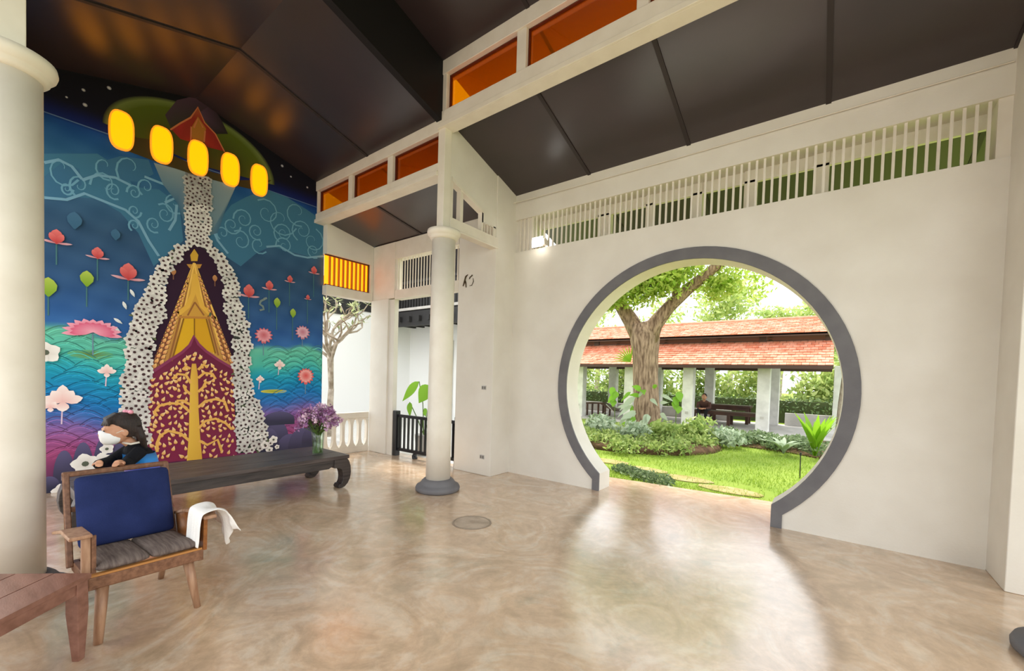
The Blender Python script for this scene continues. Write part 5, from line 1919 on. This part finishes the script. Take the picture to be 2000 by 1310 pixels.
# person sitting on the pavilion bench, seen through the gate
pp = thing('person', 'person in brown shirt and black trousers sitting in the far pavilion', 'person', (-3.55, 16.5, 0))
px, py = -3.55, 16.45
m = MB()
m.ball((px + .03, py - .30, 0.98), (.085, .10, .115), 14, 10)
m.ball((px + .03, py - .40, .965), (.014, .02, .02))
for s in (-1, 1):
    m.ball((px + .03 + s * .088, py - .29, .975), (.012, .02, .03))
m.tube([(px, py - .18, .80), (px + .02, py - .25, .88), (px + .03, py - .29, .94)], [.06, .05, .05], 10)
loft(m, [(px, py + .08, .48, .16, .14), (px, py + .04, .58, .15, .12), (px, py - .06, .70, .165, .12), (px, py - .14, .80, .17, .10), (px, py - .17, .85, .08, .06)], 16)
ARM = []
for s in (-1, 1):
    A = [(px + s * .18, py - .14, .78), (px + s * .21, py - .20, .60), (px + s * .10, py - .38, .56), (px + s * .06, py - .42, .57)]
    ARM.append(A)
    m.tube(A, [.05, .042, .032, .025], 10)
    hand(m, A[3], (-s * .6, -.6, -.1), s, (0, .2, -1), 1.5)
LG = []
for s in (-1, 1):
    A = [(px + s * .09, py + .04, .53), (px + s * .12, py - .36, .50), (px + s * .12, py - .38, .25), (px + s * .12, py - .36, .07)]
    LG.append(A)
    m.tube(A, [.085, .065, .05, .04], 10)
remesh(m.build('body', sk, pp, smooth=True), 0.012, 2)
m = MB()
loft(m, [(px, py + .08, .47, .18, .155), (px, py + .04, .58, .17, .14), (px, py - .06, .70, .18, .135), (px, py - .14, .80, .18, .115), (px, py - .18, .86, .085, .07)], 16)
for A in ARM:
    m.tube(A[:3], [.065, .055, .045], 10)
remesh(m.build('shirt', mat('brown_shirt', (92, 62, 54), 0.9), pp, smooth=True), 0.014, 2)
m = MB()
for A in LG:
    m.tube(A, [.10, .078, .062, .052], 10)
m.ball((px, py + .06, .55), (.18, .15, .07))
remesh(m.build('trousers', mat('black_trousers', (24, 22, 24), 0.9), pp, smooth=True), 0.014, 2)
MB().ball((px + .03, py - .275, 1.005), (.095, .105, .105), 14, 8).build('hair', hair, pp, smooth=True)
for s in (-1, 1):
    MB().tube([(px + s * .12, py - .33, .04), (px + s * .12, py - .45, .035), (px + s * .125, py - .52, .03)], [.04, .04, .028], 8).build('shoe', M['white_trim'], pp, smooth=True)

# ---- planting around the tree
bed = thing('planting_bed', 'rounded bed of low green ground cover around the tree', 'plant bed', (-3.8, 10.6, -0.05))
eb = []
for _ in range(90):
    a, r = rt.uniform(0, 2 * PI), math.sqrt(rt.random())
    eb.append((-3.85 + 1.75 * r * math.cos(a) + (0.5 * r * math.sin(a) if math.sin(a) > 0 else 0), 10.35 + 2.15 * r * math.sin(a), 0.12 + 0.12 * (1 - r), .32, .32, .16))
m = MB()
leaf_cloud(m, eb, 9000, 0.055, NPR)
m.build('ground_cover', G_SHRUB, bed, kind='stuff')
MB().lathe([(2.0, -0.05), (1.9, 0.06), (1.2, 0.14), (0.3, 0.2)], -3.85, 10.4, 30).build('soil', M['soil'], bed, smooth=True)
for i, (x, y, h, n_, mt, lab) in enumerate(((-4.45, 9.9, .55, 420, G_GREY, 'greyish leafy shrub at the left foot of the tree'), (-3.7, 9.6, .50, 420, G_GREY, 'silver green shrub in front of the tree trunk'), (-3.0, 9.9, .55, 520, G_SHRUB, 'bright green shrub right of the tree trunk'),
                                            (-2.5, 10.8, .62, 520, G_SHRUB, 'rounded green shrub between the bed and the first pillar'), (-4.9, 10.4, .5, 380, G_DARK, 'dark low shrub at the left end of the bed'), (-2.0, 11.1, .4, 420, G_GREY, 'pale shrub at the right tip of the bed'))):
    t = thing('garden_shrub', lab, 'shrub', (x, y, 0), group='shrubs around the tree')
    m = MB()
    leaf_cloud(m, [(x + rt.uniform(-.2, .2), y + rt.uniform(-.2, .2), h * f, .42, .38, h * .35) for f in (.35, .6, .75)], n_, 0.075, NPR)
    m.build('foliage', mt, t, kind='stuff')
# big philodendron leaves climbing the trunk
ph_ = thing('climbing_philodendron', 'big pale leaved plant around the base of the tree trunk', 'plant', (-3.95, 10.95, 0.1))
for i in range(26):
    a = rt.uniform(-2.7, 0.2)
    z = rt.uniform(.25, 1.35)
    r0 = .42
    b0 = (-3.98 + r0 * math.cos(a), 11.3 + r0 * math.sin(a), z)
    t0 = (-3.98 + (r0 + rt.uniform(.2, .45)) * math.cos(a + rt.uniform(-.4, .4)), 11.3 + (r0 + rt.uniform(.2, .5)) * math.sin(a), z + rt.uniform(-.3, .25))
    m = MB()
    big_leaf(m, b0, t0, rt.uniform(.05, .10), 5)
    m.build('leaf', G_GREY if i % 3 else LEAFB, ph_, smooth=True)
for (x, y, z, lab) in ((-3.05, 11.0, 1.0, 'single round bright green leaf plant beside the first pillar'), (-4.75, 11.1, 1.05, 'bright yellow green broad leaf plant left of the trunk')):
    t = thing('broad_leaf_plant', lab, 'plant', (x, y, 0))
    for k in range(4):
        m = MB()
        big_leaf(m, (x + rt.uniform(-.1, .1), y, z + .25 - .12 * k), (x + rt.uniform(-.2, .2), y - .1, z - .10 * k), .10, 6, 0.02)
        m.build('leaf', LEAFB, t, smooth=True)
    MB().tube([(x, y, -.05), (x, y, z * .6), (x, y, z + .15)], .012, 6).build('stalk', M['stem'], t)
fn0 = thing('tree_fern', 'yellow green fern growing from the upper left of the trunk', 'fern', (-4.5, 11.2, 2.2))
for k in range(9):
    a = PI * .45 + k * .20
    m = MB()
    big_leaf(m, (-4.38, 11.2, 2.0), (-4.38 + .62 * math.cos(a), 11.05 + .03 * k, 2.08 + .5 * math.sin(a)), .022, 5, .12)
    m.build('frond', G_FERN, fn0, smooth=True)

# ferns near the right of the gate
def fern(name, lab, x, y, n_, h, w, mt, lean, seed):
    t = thing(name, lab, 'fern', (x, y, -0.05))
    rg = random.Random(seed)
    for k in range(n_):
        a = 2 * PI * k / n_ + rg.uniform(-.2, .2)
        ln_ = h * rg.uniform(.8, 1.15)
        out = ln_ * lean * rg.uniform(.6, 1.2)
        m = MB()
        b0, t0 = Vector((x, y, 0.0)), Vector((x + out * math.cos(a), y + out * math.sin(a), ln_))
        d = Vector((-math.sin(a), math.cos(a), 0))
        vs, fs = [], []
        for i in range(8):
            q = i / 7
            c = b0 + Vector((math.cos(a) * out * q ** 1.5, math.sin(a) * out * q ** 1.5, ln_ * (q - (.35 * q ** 3 if lean > .6 else 0.05 * q ** 3))))
            ww = w * math.sin(PI * (0.12 + 0.88 * q) ** 1.0) if q < 1 else 0.004
            vs += [c - d * ww + Vector((0, 0, .2 * ww)), c, c + d * ww + Vector((0, 0, .2 * ww))]
        for i in range(7):
            kk = 3 * i
            fs += [(kk, kk + 1, kk + 4, kk + 3), (kk + 1, kk + 2, kk + 5, kk + 4)]
        m.add(vs, fs)
        m.build('frond', mt, t, smooth=True)
    return t


fern('nest_fern', 'bright green upright nest fern at the right of the lawn', -0.15, 10.95, 20, .85, .075, G_FERN, .5, 1)
fern('striped_plant', 'pale arching leafed plant left of the nest fern', -0.70, 10.8, 22, .42, .045, G_GREY, 1.1, 2)
fern('striped_plant', 'small arching plant behind the striped plant by the hedge', -1.0, 11.6, 16, .36, .04, G_GREY, 1.1, 3)
m = MB()
leaf_cloud(m, [(-2.3 + i * .13, 12.3 + .5 * math.sin(i) - .03 * i, .14, .32, .55, .16) for i in range(18)], 4200, .05, NPR)
t = thing('ground_cover', 'strip of dark green ground cover in front of the pavilion pillars', 'plant bed', (-1.2, 12.2, 0))
m.build('leaves', G_DARK, t, kind='stuff')
MB().prism([(-2.6, 11.75), (-0.6, 11.3), (0.3, 10.7), (0.8, 12.0), (0.6, 14.4), (-2.6, 14.4)], 2, -0.05, -0.02).build('soil', M['soil'], t)
m = MB()
leaf_cloud(m, [(-2.75 + i * .11, 6.75 - .05 * i + .1 * math.sin(3 * i), .0, .14, .26, .07) for i in range(9)], 1500, .035, NPR)
t = thing('ground_cover', 'low dark green creeper beside the left jamb of the gate', 'plant bed', (-2.3, 6.6, 0))
m.build('leaves', G_DARK, t, kind='stuff')
pt = thing('palm_trunk', 'slim pale palm trunk at the right rim of the gate view', 'tree', (0.42, 15.6, -0.05))
m = MB().tube([(0.40, 15.6, -0.05), (0.42, 15.6, 1.0), (0.50, 15.6, 2.4), (0.58, 15.6, 4.6)], [.17, .14, .13, .12], 12, .05, rt)
m.build('stem', M['bark_pale'], pt, smooth=True)
for k in range(10):
    a = 2 * PI * k / 10
    m = MB()
    big_leaf(m, (0.58, 15.6, 4.6), (0.58 + 1.3 * math.cos(a), 15.6 + 1.3 * math.sin(a), 4.9), .12, 7, .5)
    m.build('frond', G_SHRUB, pt, smooth=True)
stk = thing('garden_stake', 'thin dark garden stake standing in the lawn', 'stake', (-0.30, 8.41, -0.05))
MB().tube([(-0.30, 8.41, -0.05), (-0.305, 8.41, 0.33)], .008, 6).build('rod', M['black_iron'], stk)
MB().tube([(-0.305, 8.41, 0.33), (-0.305, 8.41, 0.38)], .016, 8).build('cap', M['black_iron'], stk)
# pale dry grass patches in the lawn, modelled as thin flat slabs
dry_mat = mat('dry_grass_turf', (170, 156, 112), 0.9, 0.15, rgb2=(140, 132, 76), scale=5, bump=.3, bscale=30)
for i, (x, y, s, lab) in enumerate(((-3.2, 7.35, .36, 'pale dry grass patch nearest the planting bed'), (-2.45, 7.15, .34, 'second pale dry grass patch in the lawn'), (-1.75, 6.95, .36, 'third pale dry grass patch in the lawn'), (-1.05, 6.65, .38, 'pale dry grass patch nearest the cement floor edge'))):
    pts = [(x + s * math.cos(a) * rt.uniform(.85, 1.1) * 1.1, y + s * .55 * math.sin(a) * rt.uniform(.85, 1.1)) for a in [2 * PI * k / 11 for k in range(11)]]
    tag(MB().prism(pts, 2, -0.06, -0.035).build('dry_grass_patch', dry_mat), lab, 'dry grass', 'dry grass patches in the lawn')
# grass blades
nb_ = 26000
gx_ = NPR.uniform(-5.2, 1.4, nb_)
gy_ = 6.05 + NPR.random(nb_) ** 1.6 * 7.5
keep = ((gx_ + 3.85) / 1.9) ** 2 + ((gy_ - 10.4) / 2.1) ** 2 > 1
keep &= gy_ > 6.05 + 0.1 * (gx_ + 2.6)
dry = (np.abs(gy_ - (7.15 - .25 * (gx_ + 2.4))) < .42) & (gx_ < -.5) & (NPR.random(nb_) < .75)
keep &= ~dry
gx_, gy_ = gx_[keep], gy_[keep]
n = len(gx_)
a = NPR.uniform(0, 2 * PI, n)
h = NPR.uniform(.025, .06, n)
w = .006
V = np.zeros((n, 4, 3))
dx, dy = np.cos(a) * w, np.sin(a) * w
lx, ly = NPR.normal(0, .018, n), NPR.normal(0, .018, n)
V[:, 0] = np.stack([gx_ - dx, gy_ - dy, np.full(n, -.05)], 1)
V[:, 1] = np.stack([gx_ + dx, gy_ + dy, np.full(n, -.05)], 1)
V[:, 2] = np.stack([gx_ + lx + dx * .2, gy_ + ly + dy * .2, -.05 + h], 1)
V[:, 3] = np.stack([gx_ + lx - dx * .2, gy_ + ly - dy * .2, -.05 + h], 1)
m = MB().quads(V)
tag(m.build('lawn_grass', leaf_mat('grass_blade', (126, 156, 50), (172, 192, 84), 0.4)), 'short bright green grass blades of the lawn', 'grass', kind='stuff')
